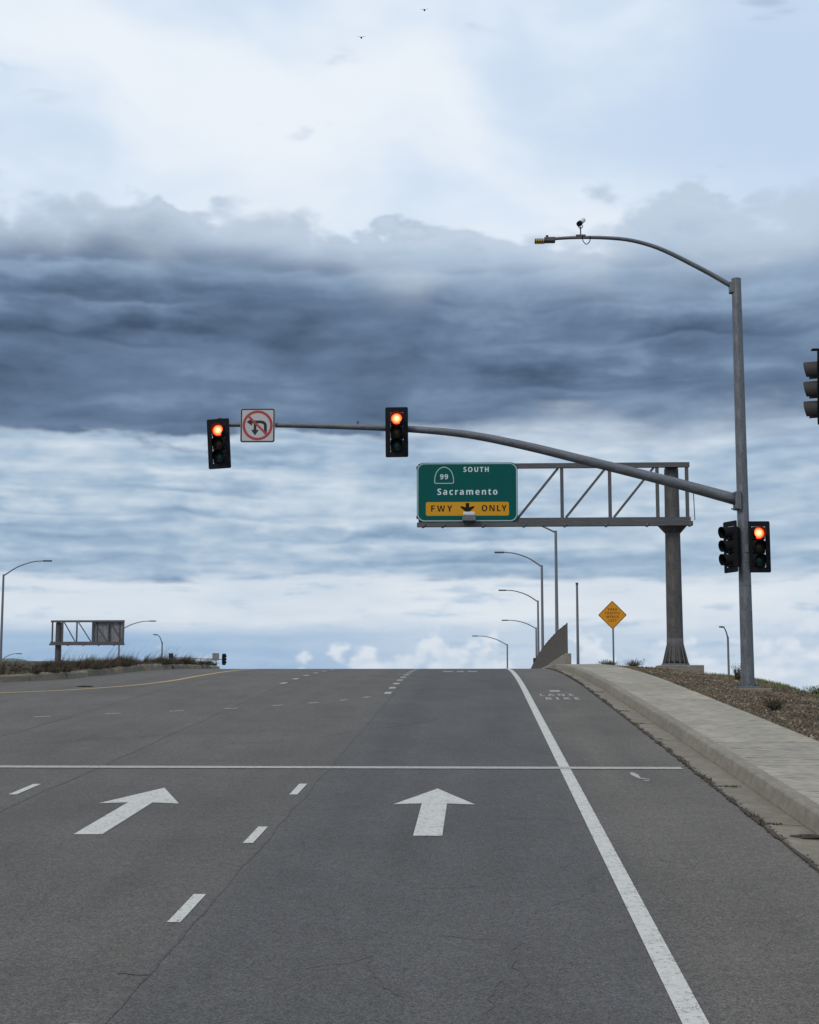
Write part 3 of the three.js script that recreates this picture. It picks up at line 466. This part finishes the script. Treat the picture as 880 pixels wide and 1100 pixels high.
const VISOR = (() => {                                 // open-bottomed tunnel, 28 cm long, cut back below
  const pos = [], R = 0.160, T = 0.006, n = 26; const ring = (r) => Array.from({ length: n + 1 }, (_, i) => { const a = lerp(-0.95, Math.PI + 0.95, i / n), cut = 0.235 + 0.035 * Math.sin(a); return [Math.cos(a) * r, Math.sin(a) * r, cut]; });
  const o = ring(R), q = ring(R - T); const quad = (A, B, C, D) => pos.push(...A, ...B, ...C, ...A, ...C, ...D);
  for (let i = 0; i < n; i++) { const a = o[i], b = o[i + 1], c = q[i], d = q[i + 1]; quad([a[0], a[1], 0], [b[0], b[1], 0], b, a); quad([d[0], d[1], 0], [c[0], c[1], 0], c, d); quad(a, b, d, c); }
  const g = new THREE.BufferGeometry(); g.setAttribute('position', new THREE.Float32BufferAttribute(pos, 3)); g.computeVertexNormals(); return g;
})();
const PLATE = (() => {
  const rr = (s, w, h, r) => { s.moveTo(-w / 2 + r, -h / 2); s.lineTo(w / 2 - r, -h / 2); s.quadraticCurveTo(w / 2, -h / 2, w / 2, -h / 2 + r); s.lineTo(w / 2, h / 2 - r); s.quadraticCurveTo(w / 2, h / 2, w / 2 - r, h / 2); s.lineTo(-w / 2 + r, h / 2); s.quadraticCurveTo(-w / 2, h / 2, -w / 2, h / 2 - r); s.lineTo(-w / 2, -h / 2 + r); s.quadraticCurveTo(-w / 2, -h / 2, -w / 2 + r, -h / 2); return s; };
  const s = rr(new THREE.Shape(), 0.60, 1.34, 0.045); s.holes.push(rr(new THREE.Path(), 0.345, 1.062, 0.01)); return new THREE.ExtrudeGeometry(s, { depth: 0.004, bevelEnabled: false, curveSegments: 5 }).translate(0, 0, 0.05);
})();
const SECTION = rbox(0.342, 0.352, 0.2, 0.045, 0, 0, -0.02), DOOR = (() => { return new THREE.TorusGeometry(0.158, 0.011, 8, 28).translate(0, 0, 0.082); })();
// y: centre of the head; turn 0 faces the camera side (+z)
function signalHead(x, y, d, turn, roll, label, lit, grp, visorMat = M.black) {
  const g = group('traffic_signal'); g.position.set(x, y, -d); g.rotation.set(0, turn, roll, 'ZYX');
  mesh('backplate', PLATE, M.black, g);
  for (let k = 0; k < 3; k++) {
    const yy = 0.354 * (1 - k);
    const s = mesh('section', SECTION, M.black, g); s.position.y = yy; const dr = mesh('door_ring', DOOR, M.black, s);
    const l = mesh(['red_lens', 'amber_lens', 'green_lens'][k], LENS, k === 0 && lit ? M.lensRed : k === 0 ? M.lensAmber : k === 1 ? M.lensAmber : M.lensGreen, s); l.position.z = 0.082;
    const v = mesh('visor', VISOR, visorMat, s); v.position.z = 0.08;
    if (k === 0 && lit) { const p = new THREE.PointLight(0xff3818, 0.10); p.position.set(0, 0, 0.17); p.castShadow = true; p.shadow.radius = 2; s.add(p); }
  }
  mesh('rear_case', joined([rbox(0.26, 1.0, 0.08, 0.03, 0, 0, -0.15)]), M.black, g);
  return tag(g, label, 'traffic light', grp);
}
signalHead(-6.82, 9.04, 37.72, 0, 0.06, 'tilted red-lit traffic light at the tip of the mast arm', true, 'traffic lights of the near junction');
signalHead(-2.10, 9.31, 37.72, 0, 0.01, 'red-lit traffic light hung midway along the mast arm', true, 'traffic lights of the near junction');
signalHead(7.30, 6.25, 37.95, 0.02, 0, 'red-lit traffic light mounted on the right of the steel signal pole', true, 'traffic lights of the near junction');
signalHead(6.62, 6.25, 37.9, -1.12, 0, 'dark traffic light seen from the side, turned left on the signal pole', false, 'traffic lights of the near junction');
signalHead(6.12, 7.76, 25.4, -2.02, -0.03, 'traffic light cut by the right frame edge, visors pointing left', false, 'traffic lights of the near junction', M.blackWorn);

// ---------------------------------------------------------------- the signal pole with mast arm and lamp
function anchorBase(parent, r, h = 0.05) {
  mesh('base_plate', rbox(r * 2.7, h, r * 2.7, 0.01, 0, h / 2, 0), M.galv, parent);
  for (const [a, b] of [[1, 1], [1, -1], [-1, 1], [-1, -1]]) mesh('anchor_bolt', joined([new THREE.CylinderGeometry(0.03, 0.03, 0.05, 6).translate(a * r * 1.12, h + 0.025, b * r * 1.12), new THREE.CylinderGeometry(0.014, 0.014, 0.11, 8).translate(a * r * 1.12, h + 0.055, b * r * 1.12)]), M.weathered, parent);
}
{
  const D = 38, X = 6.94, gy = land(X, D), y0 = 2.60, g = group('signal_pole'); g.position.set(X, y0, -D);
  const H = 10.83;
  mesh('pole', tube([V(0, 0, 0), V(0, H * 0.33, 0), V(0, H * 0.66, 0), V(0, H, 0)], [0.172, 0.156, 0.141, 0.125], 20), M.galv, g);
  mesh('pole_cap', new THREE.SphereGeometry(0.13, 16, 6, 0, 6.2832, 0, 1.57).scale(1, 0.35, 1).translate(0, H, 0), M.galv, g);
  mesh('handhole_cover', rbox(0.11, 0.2, 0.03, 0.01, 0.03, 3.6, 0.148), M.galv, g); mesh('strap', new THREE.TorusGeometry(0.152, 0.009, 6, 24).rotateX(Math.PI / 2).translate(0, 3.25, 0), M.truss, g); mesh('strap', new THREE.TorusGeometry(0.155, 0.009, 6, 24).rotateX(Math.PI / 2).translate(0, 2.65, 0), M.truss, g);
  anchorBase(g, 0.2);
  const fy = gy - y0; mesh('footing', rbox(0.95, 0.5, 0.95, 0.02, 0.05, -0.25, 0), M.footing, g);
  const A = curve([[6.80, 7.50], [5.07, 7.99], [3.13, 8.50], [1.18, 9.0], [-0.3, 9.30], [-1.78, 9.45], [-3.4, 9.53], [-5.02, 9.585], [-7.1, 9.62]].map(([x, y]) => V(x - X, y - y0, 0)), 48);
  mesh('mast_arm', tube(A, A.map((_, i) => lerp(0.158, 0.058, Math.pow(i / 48, 0.85))), 16), M.galv, g);
  mesh('arm_flange', joined([rbox(0.09, 0.46, 0.42, 0.01, -0.17, 4.87, 0), rbox(0.05, 0.5, 0.46, 0.01, -0.10, 4.87, 0)]), M.galv, g);
  for (const dy of [-0.19, 0.19]) for (const dz of [-0.17, 0.17]) mesh('flange_bolt', new THREE.CylinderGeometry(0.02, 0.02, 0.14, 6).rotateZ(Math.PI / 2).translate(-0.2, 4.87 + dy, dz), M.weathered, g);
  const L = curve([[6.86, 13.22], [6.3, 13.57], [5.7, 13.91], [5.2, 14.18], [4.72, 14.39], [4.1, 14.56], [3.4, 14.63], [2.7, 14.645], [2.1, 14.62]].map(([x, y]) => V(x - X, y - y0, 0)), 30);
  mesh('lamp_arm', tube(L, L.map((_, i) => lerp(0.07, 0.042, i / 30)), 12), M.galv, g);
  mesh('lamp_arm_bracket', rbox(0.12, 0.3, 0.22, 0.02, -0.13, 10.60, 0), M.galv, g);
  const lum = mesh('lamp_head', joined([rbox(0.30, 0.115, 0.24, 0.02, 2.0 - X, 14.585 - y0, 0), rbox(0.28, 0.06, 0.30, 0.015, 1.735 - X, 14.56 - y0, 0)]), M.truss, g);
  for (let k = 0; k < 4; k++) mesh('led_plate', rbox(0.034, 0.05, 0.308, 0.006, 1.645 - X + k * 0.06, 14.548 - y0, 0), M.led, lum);
  mesh('photocell', new THREE.CylinderGeometry(0.035, 0.035, 0.07, 10).translate(1.93 - X, 14.68 - y0, 0), M.black, lum);
  mesh('arm_stub', new THREE.CylinderGeometry(0.025, 0.03, 0.16, 8).translate(-3.16 - X, 9.60 - y0, 0), M.truss, g);
  for (const [hx, hy] of [[-6.82, 9.6], [-2.1, 9.45]]) mesh('signal_clamp', rbox(0.14, 0.3, 0.24, 0.02, hx - X, hy - y0, 0.12), M.black, g);
  for (const b of [bar(V(0.05, 4.05, 0.0), V(0.36, 4.05, -0.02), 0.05), bar(V(0.05, 3.25, 0), V(0.36, 3.25, -0.02), 0.05), bar(V(-0.05, 4.05, 0.02), V(-0.3, 4.05, 0.05), 0.05), bar(V(-0.05, 3.25, 0.02), V(-0.3, 3.25, 0.05), 0.05)]) mesh('side_bracket', b, M.black, g);
  tag(g, 'tall grey steel signal pole with long curved mast arm and lamp arm', 'signal pole');
  // video detector on the lamp arm
  const c = group('detection_camera'); c.position.set(2.83, 14.69, -D);
  mesh('stem', joined([new THREE.CylinderGeometry(0.018, 0.018, 0.26, 8).translate(0, 0.12, 0), rbox(0.26, 0.05, 0.12, 0.01, 0, 0, 0)]), M.truss, c);
  const cam = mesh('camera_housing', new THREE.CylinderGeometry(0.065, 0.065, 0.30, 14).rotateX(Math.PI / 2 + 0.6).rotateY(-0.5).translate(0.03, 0.40, -0.02), M.whiteCase, c); mesh('lens_hood', new THREE.CylinderGeometry(0.075, 0.07, 0.10, 14).rotateX(Math.PI / 2 + 0.6).rotateY(-0.5).translate(-0.03, 0.315, 0.09), M.black, c);
  mesh('yoke', new THREE.TorusGeometry(0.055, 0.014, 6, 16).translate(0, 0.265, 0), M.whiteCase, c);
  mesh('cable_loop', tube(curve([V(0.04, -0.02, 0.05), V(0.06, -0.16, 0.05), V(0.15, -0.25, 0.05), V(0.24, -0.16, 0.05), V(0.25, -0.02, 0.05)], 20), 0.012, 6), M.black, c);
  tag(c, 'small white detection camera with hanging cable on the lamp arm', 'camera');
}
// the pole of the near signal, just outside the right edge
{
  const X = 6.85, D = 25.2, g = group('signal_post'), y0 = land(X, D) + 0.02; g.position.set(X, y0, -D);
  mesh('pole', tube([V(0, 0, 0), V(0, 7.6, 0)], [0.09, 0.075], 16), M.galv, g); anchorBase(g, 0.13); mesh('footing', rbox(0.6, 0.4, 0.6, 0.02, 0, -0.2, 0), M.footing, g);
  const hy = 7.76 - y0; mesh('bracket', joined([bar(V(0, hy - 0.62, 0), V(-0.63, hy - 0.62, -0.2), 0.045), bar(V(-0.63, hy - 0.64, -0.2), V(-0.63, hy - 0.5, -0.2), 0.05)]), M.black, g); mesh('bracket', joined([bar(V(0, hy + 0.68, 0), V(-0.63, hy + 0.68, -0.2), 0.045), bar(V(-0.63, hy + 0.5, -0.2), V(-0.63, hy + 0.70, -0.2), 0.05), rbox(0.42, 0.025, 0.12, 0.01, -0.72, hy + 0.715, -0.2)]), M.black, g);
  mesh('pole_cap', new THREE.SphereGeometry(0.08, 12, 6, 0, 6.2832, 0, 1.57).translate(0, 7.6, 0), M.galv, g);
  tag(g, 'grey steel post carrying the traffic light at the right frame edge', 'signal post');
}
// ---------------------------------------------------------------- printed sign faces
function canvasTex(w, h, draw) { const c = document.createElement('canvas'); c.width = w; c.height = h; const x = c.getContext('2d'); draw(x, w, h); const t = new THREE.CanvasTexture(c); t.colorSpace = THREE.SRGBColorSpace; t.anisotropy = 8; return t; }
function rrect(x, a, b, w, h, r) { x.beginPath(); x.moveTo(a + r, b); x.arcTo(a + w, b, a + w, b + h, r); x.arcTo(a + w, b + h, a, b + h, r); x.arcTo(a, b + h, a, b, r); x.arcTo(a, b, a + w, b, r); x.closePath(); }
function spaced(x, txt, cx, y, sp) { const ws = [...txt].map((c) => x.measureText(c).width), tot = ws.reduce((a, b) => a + b, 0) + sp * (txt.length - 1); let p = cx - tot / 2; x.textAlign = 'left'; [...txt].forEach((c, i) => { x.fillText(c, p, y); p += ws[i] + sp; }); }
function plate(w, h, r, t) { const s = new THREE.Shape(); s.moveTo(-w / 2 + r, -h / 2); s.lineTo(w / 2 - r, -h / 2); s.absarc(w / 2 - r, -h / 2 + r, r, -Math.PI / 2, 0); s.lineTo(w / 2, h / 2 - r); s.absarc(w / 2 - r, h / 2 - r, r, 0, Math.PI / 2); s.lineTo(-w / 2 + r, h / 2); s.absarc(-w / 2 + r, h / 2 - r, r, Math.PI / 2, Math.PI); s.lineTo(-w / 2, -h / 2 + r); s.absarc(-w / 2 + r, -h / 2 + r, r, Math.PI, Math.PI * 1.5); return { back: new THREE.ExtrudeGeometry(s, { depth: t, bevelEnabled: false, curveSegments: 6 }), face: (() => { const g = new THREE.ShapeGeometry(s, 6), p = g.attributes.position, uv = g.attributes.uv; for (let i = 0; i < p.count; i++) uv.setXY(i, p.getX(i) / w + 0.5, p.getY(i) / h + 0.5); return g.translate(0, 0, t + 0.003); })() }; }
{
  // no left turn, no turning back
  const face = canvasTex(512, 512, (x) => {
    x.fillStyle = '#b4b8be'; x.fillRect(0, 0, 512, 512); x.strokeStyle = '#1c1e22'; x.lineWidth = 20; rrect(x, 14, 14, 484, 484, 22); x.stroke();
    x.strokeStyle = '#16171a'; x.fillStyle = '#16171a'; x.lineWidth = 44; x.beginPath(); x.moveTo(372, 390); x.lineTo(372, 270); x.quadraticCurveTo(372, 208, 300, 204); x.lineTo(160, 204); x.stroke();
    x.beginPath(); x.moveTo(90, 204); x.lineTo(176, 146); x.lineTo(176, 262); x.closePath(); x.fill();
    x.lineWidth = 40; x.beginPath(); x.moveTo(218, 216); x.lineTo(218, 330); x.stroke(); x.beginPath(); x.moveTo(218, 408); x.lineTo(160, 322); x.lineTo(276, 322); x.closePath(); x.fill();
    x.strokeStyle = '#a03a38'; x.lineWidth = 40; x.beginPath(); x.arc(256, 256, 205, 0, 6.2832); x.stroke(); x.beginPath(); x.moveTo(111, 111); x.lineTo(401, 401); x.lineWidth = 34; x.stroke();
  });
  const p = plate(0.92, 0.92, 0.05, 0.005), g = group('turn_ban_sign'); g.position.set(-5.82, 9.555, -37.84); g.rotation.y = 0.03;
  mesh('plate', p.back, M.panelBack, g); mesh('face', p.face, std({ map: face, roughness: 0.55 }), g); mesh('bracket', joined([box(0.05, 0.5, 0.03, -0.15, 0, -0.016), box(0.05, 0.5, 0.03, 0.15, 0, -0.016), box(0.4, 0.1, 0.06, 0, 0.03, -0.06)]), M.truss, g);
  tag(g, 'square white sign on the mast arm, red circle over turning arrows', 'road sign');
}
{
  // yellow diamond
  const face = canvasTex(512, 512, (x) => {
    x.fillStyle = '#d9920c'; x.fillRect(0, 0, 512, 512); x.save(); x.translate(256, 256); x.strokeStyle = '#3a2c10'; x.lineWidth = 13; rrect(x, -243, -243, 486, 486, 24); x.stroke(); x.rotate(-Math.PI / 4);
    x.fillStyle = '#5a3306'; x.font = 'bold 84px sans-serif'; x.textBaseline = 'middle'; spaced(x, 'THRU', 0, -138, 8); spaced(x, 'TRAFFIC', 0, -46, 8); spaced(x, 'MERGE', 0, 46, 8); spaced(x, 'LEFT', 0, 138, 8); x.restore();
  });
  const p = plate(0.92, 0.92, 0.04, 0.005), g = group('diamond_sign'), D = 66, X = 6.08, y0 = land(X, D); g.position.set(X, y0, -D); const cy = 6.04 - y0;
  for (const [n, geo, m] of [['plate', p.back, M.panelBack], ['face', p.face, std({ map: face, roughness: 0.5 })]]) mesh(n, geo.rotateZ(-Math.PI / 4 + Math.PI / 2 * 0 + 0).translate(0, cy, 0.04), m, g);
  mesh('post', box(0.075, cy + 0.45, 0.05, 0.02, (cy + 0.45) / 2 - 0.1, 0.012), M.galvFar, g);
  tag(g, 'yellow diamond sign reading THRU TRAFFIC MERGE LEFT', 'road sign');
}
// ---------------------------------------------------------------- cantilever sign gantries
function gantry(X, D, y0, o) {
  const g = group('sign_gantry'); g.position.set(X, y0, -D); const s = o.dir, T = o.top, B = o.bottom;
  mesh('column', tube([V(0, 0.25, 0), V(0, 1.2, 0), V(0, T - 0.2, 0)], [0.335, 0.325, 0.285], 22), M.weathered, g);
  const fl = []; for (let k = 0; k < 14; k++) { const a = k / 14 * 6.2832; fl.push(bar(V(Math.cos(a) * 0.30, 0.85, Math.sin(a) * 0.30), V(Math.cos(a) * 0.49, 0.06, Math.sin(a) * 0.49), 0.05, 0.07)); }
  mesh('flared_base', joined([tube([V(0, 0.05, 0), V(0, 0.2, 0), V(0, 0.45, 0), V(0, 0.75, 0), V(0, 1.05, 0)], [0.47, 0.41, 0.365, 0.34, 0.328], 22)]), M.weathered, g); fl.forEach((f) => mesh('base_rib', f, M.weathered, g));
  mesh('base_plate', new THREE.CylinderGeometry(0.55, 0.55, 0.06, 24).translate(0, 0.03, 0), M.galv, g); mesh('footing', rbox(1.7, 0.7, 1.5, 0.03, 0.15, -0.36, 0), M.footing, g);
  if (o.collar) mesh('collar', new THREE.CylinderGeometry(0.62, 0.31, 0.34, 20).translate(0, B - 0.24, 0), M.weathered, g);
  mesh('top_chord', box(o.arm + o.tail, 0.19, 0.2, s * (o.arm - o.tail) / 2, T - 0.095, 0.42), M.truss, g);
  mesh('bottom_chord', joined([box(o.arm + o.tail, 0.17, 0.2, s * (o.arm - o.tail) / 2, B + 0.1, 0.42), box(o.arm + o.tail + 0.12, 0.17, 0.26, s * (o.arm - o.tail) / 2, B - 0.085, 0.56)]), M.truss, g);
  mesh('column_saddle', box(0.5, 0.16, 0.6, 0, T - 0.1, 0.2), M.truss, g); mesh('column_saddle', box(0.5, 0.2, 0.6, 0, B + 0.08, 0.2), M.truss, g);
  for (const v of o.posts) mesh('truss_post', box(0.13, T - B - 0.37, 0.13, s * v, (T + B) / 2, 0.42), M.truss, g);
  for (const [a, b] of o.diagonals) mesh('truss_diagonal', bar(V(s * a, B + 0.2, 0.42), V(s * b, T - 0.2, 0.42), 0.095), M.truss, g);
  for (const v of o.stubs) mesh('walkway_bracket', bar(V(s * v, B - 0.02, 0.42), V(s * v - 0.13, B - 0.22, 0.95), 0.09), M.truss, g);
  return g;
}
{
  const g = gantry(7.79, 58, 3.62, { dir: -1, arm: 10.12, tail: 0.66, top: 8.02, bottom: 5.64, collar: true, posts: [-0.55, 0.62, 2.5, 4.4, 6.3, 8.2, 10.1], diagonals: [[2.35, 0.75], [4.25, 2.65], [6.15, 4.55], [8.05, 6.45], [9.95, 8.35]], stubs: [-0.66, 1.0, 2.6, 4.22, 5.83, 7.43, 9.03, 9.8] });
  mesh('end_rod', tube([V(0.78, 7.1, 0.5), V(0.82, 5.7, 0.5)], 0.018, 6), M.truss, g);
  tag(g, 'cantilever truss gantry on a thick grey column carrying the green sign', 'gantry');
  const face = canvasTex(1024, 606, (x) => {
    x.fillStyle = '#005250'; x.fillRect(0, 0, 1024, 606); x.strokeStyle = '#9fb4b8'; x.lineWidth = 11; rrect(x, 10, 10, 1004, 586, 70); x.stroke();
    x.fillStyle = '#ccd8dc'; x.textBaseline = 'alphabetic'; x.font = 'bold 72px sans-serif'; spaced(x, 'SOUTH', 605, 96, 8);
    x.font = 'bold 90px sans-serif'; spaced(x, 'Sacramento', 514, 330, 11);
    x.strokeStyle = '#a8b6bc'; x.lineWidth = 9; x.beginPath(); x.moveTo(196, 212); x.lineTo(360, 212); x.quadraticCurveTo(374, 212, 374, 196); x.quadraticCurveTo(374, 60, 278, 44); x.quadraticCurveTo(182, 60, 182, 196); x.quadraticCurveTo(182, 212, 196, 212); x.stroke();
    x.font = 'bold 72px sans-serif'; spaced(x, '99', 278, 170, 6);
    x.fillStyle = '#c79228'; rrect(x, 92, 404, 842, 140, 18); x.fill();
    x.fillStyle = '#18191a'; x.font = 'bold 88px sans-serif'; spaced(x, 'FWY', 248, 502, 20); spaced(x, 'ONLY', 782, 500, 8);
    x.beginPath(); x.moveTo(496, 414); x.lineTo(532, 414); x.lineTo(532, 458); x.lineTo(582, 444); x.lineTo(582, 462); x.lineTo(514, 520); x.lineTo(446, 462); x.lineTo(446, 444); x.lineTo(496, 458); x.closePath(); x.fill();
  });
  const p = plate(4.02, 2.38, 0.27, 0.05), s = group('direction_sign'); s.position.set(-0.385, 10.475, -57.42); s.rotation.y = 0.015;
  mesh('panel', p.back, M.panelBack, s); mesh('face', p.face, new THREE.MeshPhysicalMaterial({ map: face, roughness: 0.75, specularIntensity: 0.35 }), s);
  mesh('backing_frame', joined([box(4.06, 0.12, 0.06, 0, 1.0, -0.035), box(4.06, 0.12, 0.06, 0, -1.0, -0.035), box(0.1, 2.3, 0.05, -1.9, 0, -0.09), box(0.1, 2.3, 0.05, 1.7, 0, -0.09)]), M.truss, s);
  tag(s, 'green freeway sign reading 99 SOUTH Sacramento with yellow FWY ONLY panel', 'road sign');
  const l = group('sign_light'); l.position.set(-0.31, 9.20, -57.0);
  mesh('lamp_housing', joined([rbox(0.54, 0.24, 0.3, 0.03, 0, 0.18, 0)]), M.galv, l); mesh('lamp_cover', rbox(0.46, 0.13, 0.26, 0.02, 0, 0.36, 0), M.whiteCase, l); mesh('arm', joined([bar(V(-0.2, 0.05, -0.5), V(-0.2, 0.08, 0), 0.05), bar(V(0.2, 0.05, -0.5), V(0.2, 0.08, 0), 0.05)]), M.truss, l);
  tag(l, 'grey box light at the lower edge of the green freeway sign', 'sign light');
}
{
  const g = gantry(-40.75, 140, Y(140) + 0.1, { dir: 1, arm: 6.55, tail: 0.65, top: 8.4, bottom: 6.15, collar: false, posts: [-0.5, 0.5, 1.9, 3.45, 5.0, 6.45], diagonals: [[1.75, 0.65], [3.3, 2.05], [4.85, 3.6], [6.3, 5.15]], stubs: [1.3, 2.8, 4.3, 5.8] });
  tag(g, 'smaller distant truss gantry behind the median, seen from behind', 'gantry');
  const s = group('sign_board'); s.position.set(-40.75 + 4.95, Y(140) + 0.1 + 7.27, -140.0 + 0.2);
  mesh('panel', box(3.1, 2.3, 0.04), M.panelBack, s); for (const x of [-1.1, 0, 1.1]) mesh('stiffener', box(0.07, 2.3, 0.1, x, 0, 0.07), M.truss, s);
  tag(s, 'plain grey back of a sign panel on the distant left gantry', 'road sign');
}
// ---------------------------------------------------------------- street lights and far posts
function streetLight(x, d, y0, pole, head, label, grp, extra) {      // pole and head: [dx, height] of the top and of the lamp
  const g = group('street_light'); g.position.set(x, y0, -d); const h = pole, [hx, hy, hz = 0] = head;
  mesh('pole', tube([V(0, -0.1, 0), V(0, h, 0)], [0.125, 0.085], 12), M.galvFar, g);
  const a = curve([V(0, h - 0.12, 0), V(hx * 0.3, lerp(h, hy, 0.55), hz * 0.3), V(hx * 0.62, lerp(h, hy, 0.92), hz * 0.62), V(hx * 0.86, hy, hz * 0.86)], 16);
  mesh('arm', tube(a, a.map((_, i) => lerp(0.06, 0.04, i / 16)), 8), M.galvFar, g);
  const n = Math.hypot(hx, hz) || 1; mesh('lamp_head', rbox(0.75, 0.12, 0.28, 0.04).rotateY(-Math.atan2(hz, hx)).translate(hx * 0.86 + hx / n * 0.3, hy - 0.01, hz * 0.86 + hz / n * 0.3), M.truss, g);
  mesh('base', rbox(0.42, 0.12, 0.42, 0.02, 0, 0.03, 0), M.footing, g);
  return tag(g, label, 'street light', grp);
}
const RG = 'street lights receding beyond the crest', LG = 'street lights beyond the left median';
const B = (d) => Y(d) + 0.02;
streetLight(5.15, 95, B(95), 13.18 - B(95), [-4.0, 13.95 - B(95)], 'tallest street light, rising behind the dark screen fence under the gantry', RG);
streetLight(4.97, 112, B(112), 12.44 - B(112), [-3.45, 13.45 - B(112)], 'second street light beyond the crest, left of the tallest', RG);
streetLight(5.72, 138, B(138), 11.41 - B(138), [-3.55, 12.4 - B(138)], 'third street light beyond the crest, below the second lamp', RG);
streetLight(6.56, 164, B(164), 10.08 - B(164), [-3.7, 10.9 - B(164)], 'fourth street light beyond the crest, half hidden by the screen fence', RG);
streetLight(3.75, 186, B(186), 8.99 - B(186), [-4.4, 10.05 - B(186)], 'lowest street light, standing over the crest at the white edge line', RG);
streetLight(-39.77, 120, B(120), 12.57 - B(120), [3.95, 13.7 - B(120)], 'street light at the left frame edge with arm reaching right', LG);
streetLight(-39.75, 160, B(160), 9.7 - B(160), [3.95, 10.7 - B(160)], 'street light behind the left gantry with arm reaching right', LG);
streetLight(-38.2, 175, B(175), 8.9 - B(175), [-0.45, 9.75 - B(175), 1.6], 'small street light right of the left gantry, arm seen end on', LG);
streetLight(-63.2, 190, -3.0, 9.9, [2.75, 11.0], 'lowest distant street light beside the left frame edge', LG);
streetLight(21.25, 125, land(21.25, 125), 7.43 - land(21.25, 125), [-0.7, 8.2 - land(21.25, 125), 1.4], 'short distant street light rising behind the mulch bank', 'street light behind the right bank');
{
  const g = group('thin_post'); const X = 5.6, D = 82, y0 = land(X, D); g.position.set(X, y0, -D);
  mesh('post', tube([V(0, -0.1, 0), V(0, 8.66 - y0, 0)], [0.085, 0.06], 10), M.galvFar, g); mesh('cap', new THREE.CylinderGeometry(0.085, 0.07, 0.14, 10).translate(0, 8.68 - y0, 0), M.truss, g);
  tag(g, 'plain thin straight post between screen fence and yellow diamond sign', 'post');
}
// far junction signals peeping over the crest
{
  const g = group('signal_pole'); const X = -30.7, D = 170, y0 = Y(D); g.position.set(X, y0, -D);
  mesh('pole', tube([V(0, -0.1, 0), V(0, 7.4 - y0, 0)], [0.13, 0.11], 10), M.whiteCase, g); mesh('bracket', bar(V(0, 6.7 - y0, 0), V(0.95, 6.7 - y0, 0.15), 0.08), M.black, g); mesh('mast_arm', tube([V(0, 6.75 - y0, 0), V(-5.6, 7.0 - y0, 0)], [0.11, 0.07], 8), M.whiteCase, g); mesh('base', rbox(0.5, 0.1, 0.5, 0.02, 0, 0.0, 0), M.footing, g);
  mesh('street_name_panel', box(0.8, 0.85, 0.04, 0.0, 7.0 - y0, 0.15), M.panelBack, g);
  tag(g, 'pale far signal pole peeping over the crest at the median end', 'signal pole');
  signalHead(-29.75, 6.7, 169.8, 2.5, 0, 'black far traffic light over the crest at the median end', false, 'far traffic lights');
  signalHead(-36.0, 6.75, 169.8, 2.9, 0, 'black far traffic light behind the median weeds', false, 'far traffic lights');
  const h = group('signal_post'); h.position.set(6.75, Y(D), -D); mesh('pole', tube([V(0, -0.1, 0), V(0, 5.9 - Y(D), 0)], [0.08, 0.07], 10), M.truss, h); mesh('base', rbox(0.35, 0.1, 0.35, 0.02, 0, 0, 0), M.footing, h); tag(h, 'short far signal post hidden below the crest by the screen fence', 'signal post');
  signalHead(6.65, 6.15, 169.7, 2.6, 0, 'black far traffic light over the crest left of the screen fence', false, 'far traffic lights');
}
// ---------------------------------------------------------------- small things
{
  const r = mulberry(91);
  const leaf = (x, d, s, name, label, y = 0) => { const g = new THREE.IcosahedronGeometry(1, 2), p = g.attributes.position; for (let i = 0; i < p.count; i++) { const v = V(p.getX(i), p.getY(i), p.getZ(i)), k = 1 + fbm(v.x * 2.3 + x, v.z * 2.3 + v.y, 3) * 0.55; p.setXYZ(i, x + v.x * s * k, Y(d) + y + 0.012 + v.y * 0.02 * k, -d + v.z * s * 0.75 * k); } g.computeVertexNormals(); tag(mesh(name, g, M.litter, scene), label, 'litter'); };
  leaf(3.27, 14.95, 0.13, 'leaf_litter', 'flattened dark leaf clump lying in the gutter near the frame edge', -0.005);
  leaf(-10.75, 39.6, 0.2, 'rag', 'small dark scrap lying on the asphalt below the left median');
  const bird = (x, y, d, label) => { const g = group('bird'); g.position.set(x, y, -d); mesh('body', new THREE.SphereGeometry(1, 10, 8).scale(0.055, 0.05, 0.13), M.black, g); for (const s of [-1, 1]) { const w = new THREE.BufferGeometry(); w.setAttribute('position', new THREE.Float32BufferAttribute([0, 0.02, -0.06, s * 0.16, 0.10, -0.03, 0, 0.02, 0.06, 0, 0.02, 0.06, s * 0.16, 0.10, -0.03, s * 0.30, 0.05, 0.05], 3)); w.computeVertexNormals(); mesh('wing', w, M.black, g); } tag(g, label, 'bird', 'birds high in the sky'); };
  bird(-7.37, 45.1, 90, 'tiny dark bird high in the sky, lower of the two'); bird(-3.24, 46.9, 90, 'tiny dark bird near the top of the sky');
}
renderer.render(scene, camera);
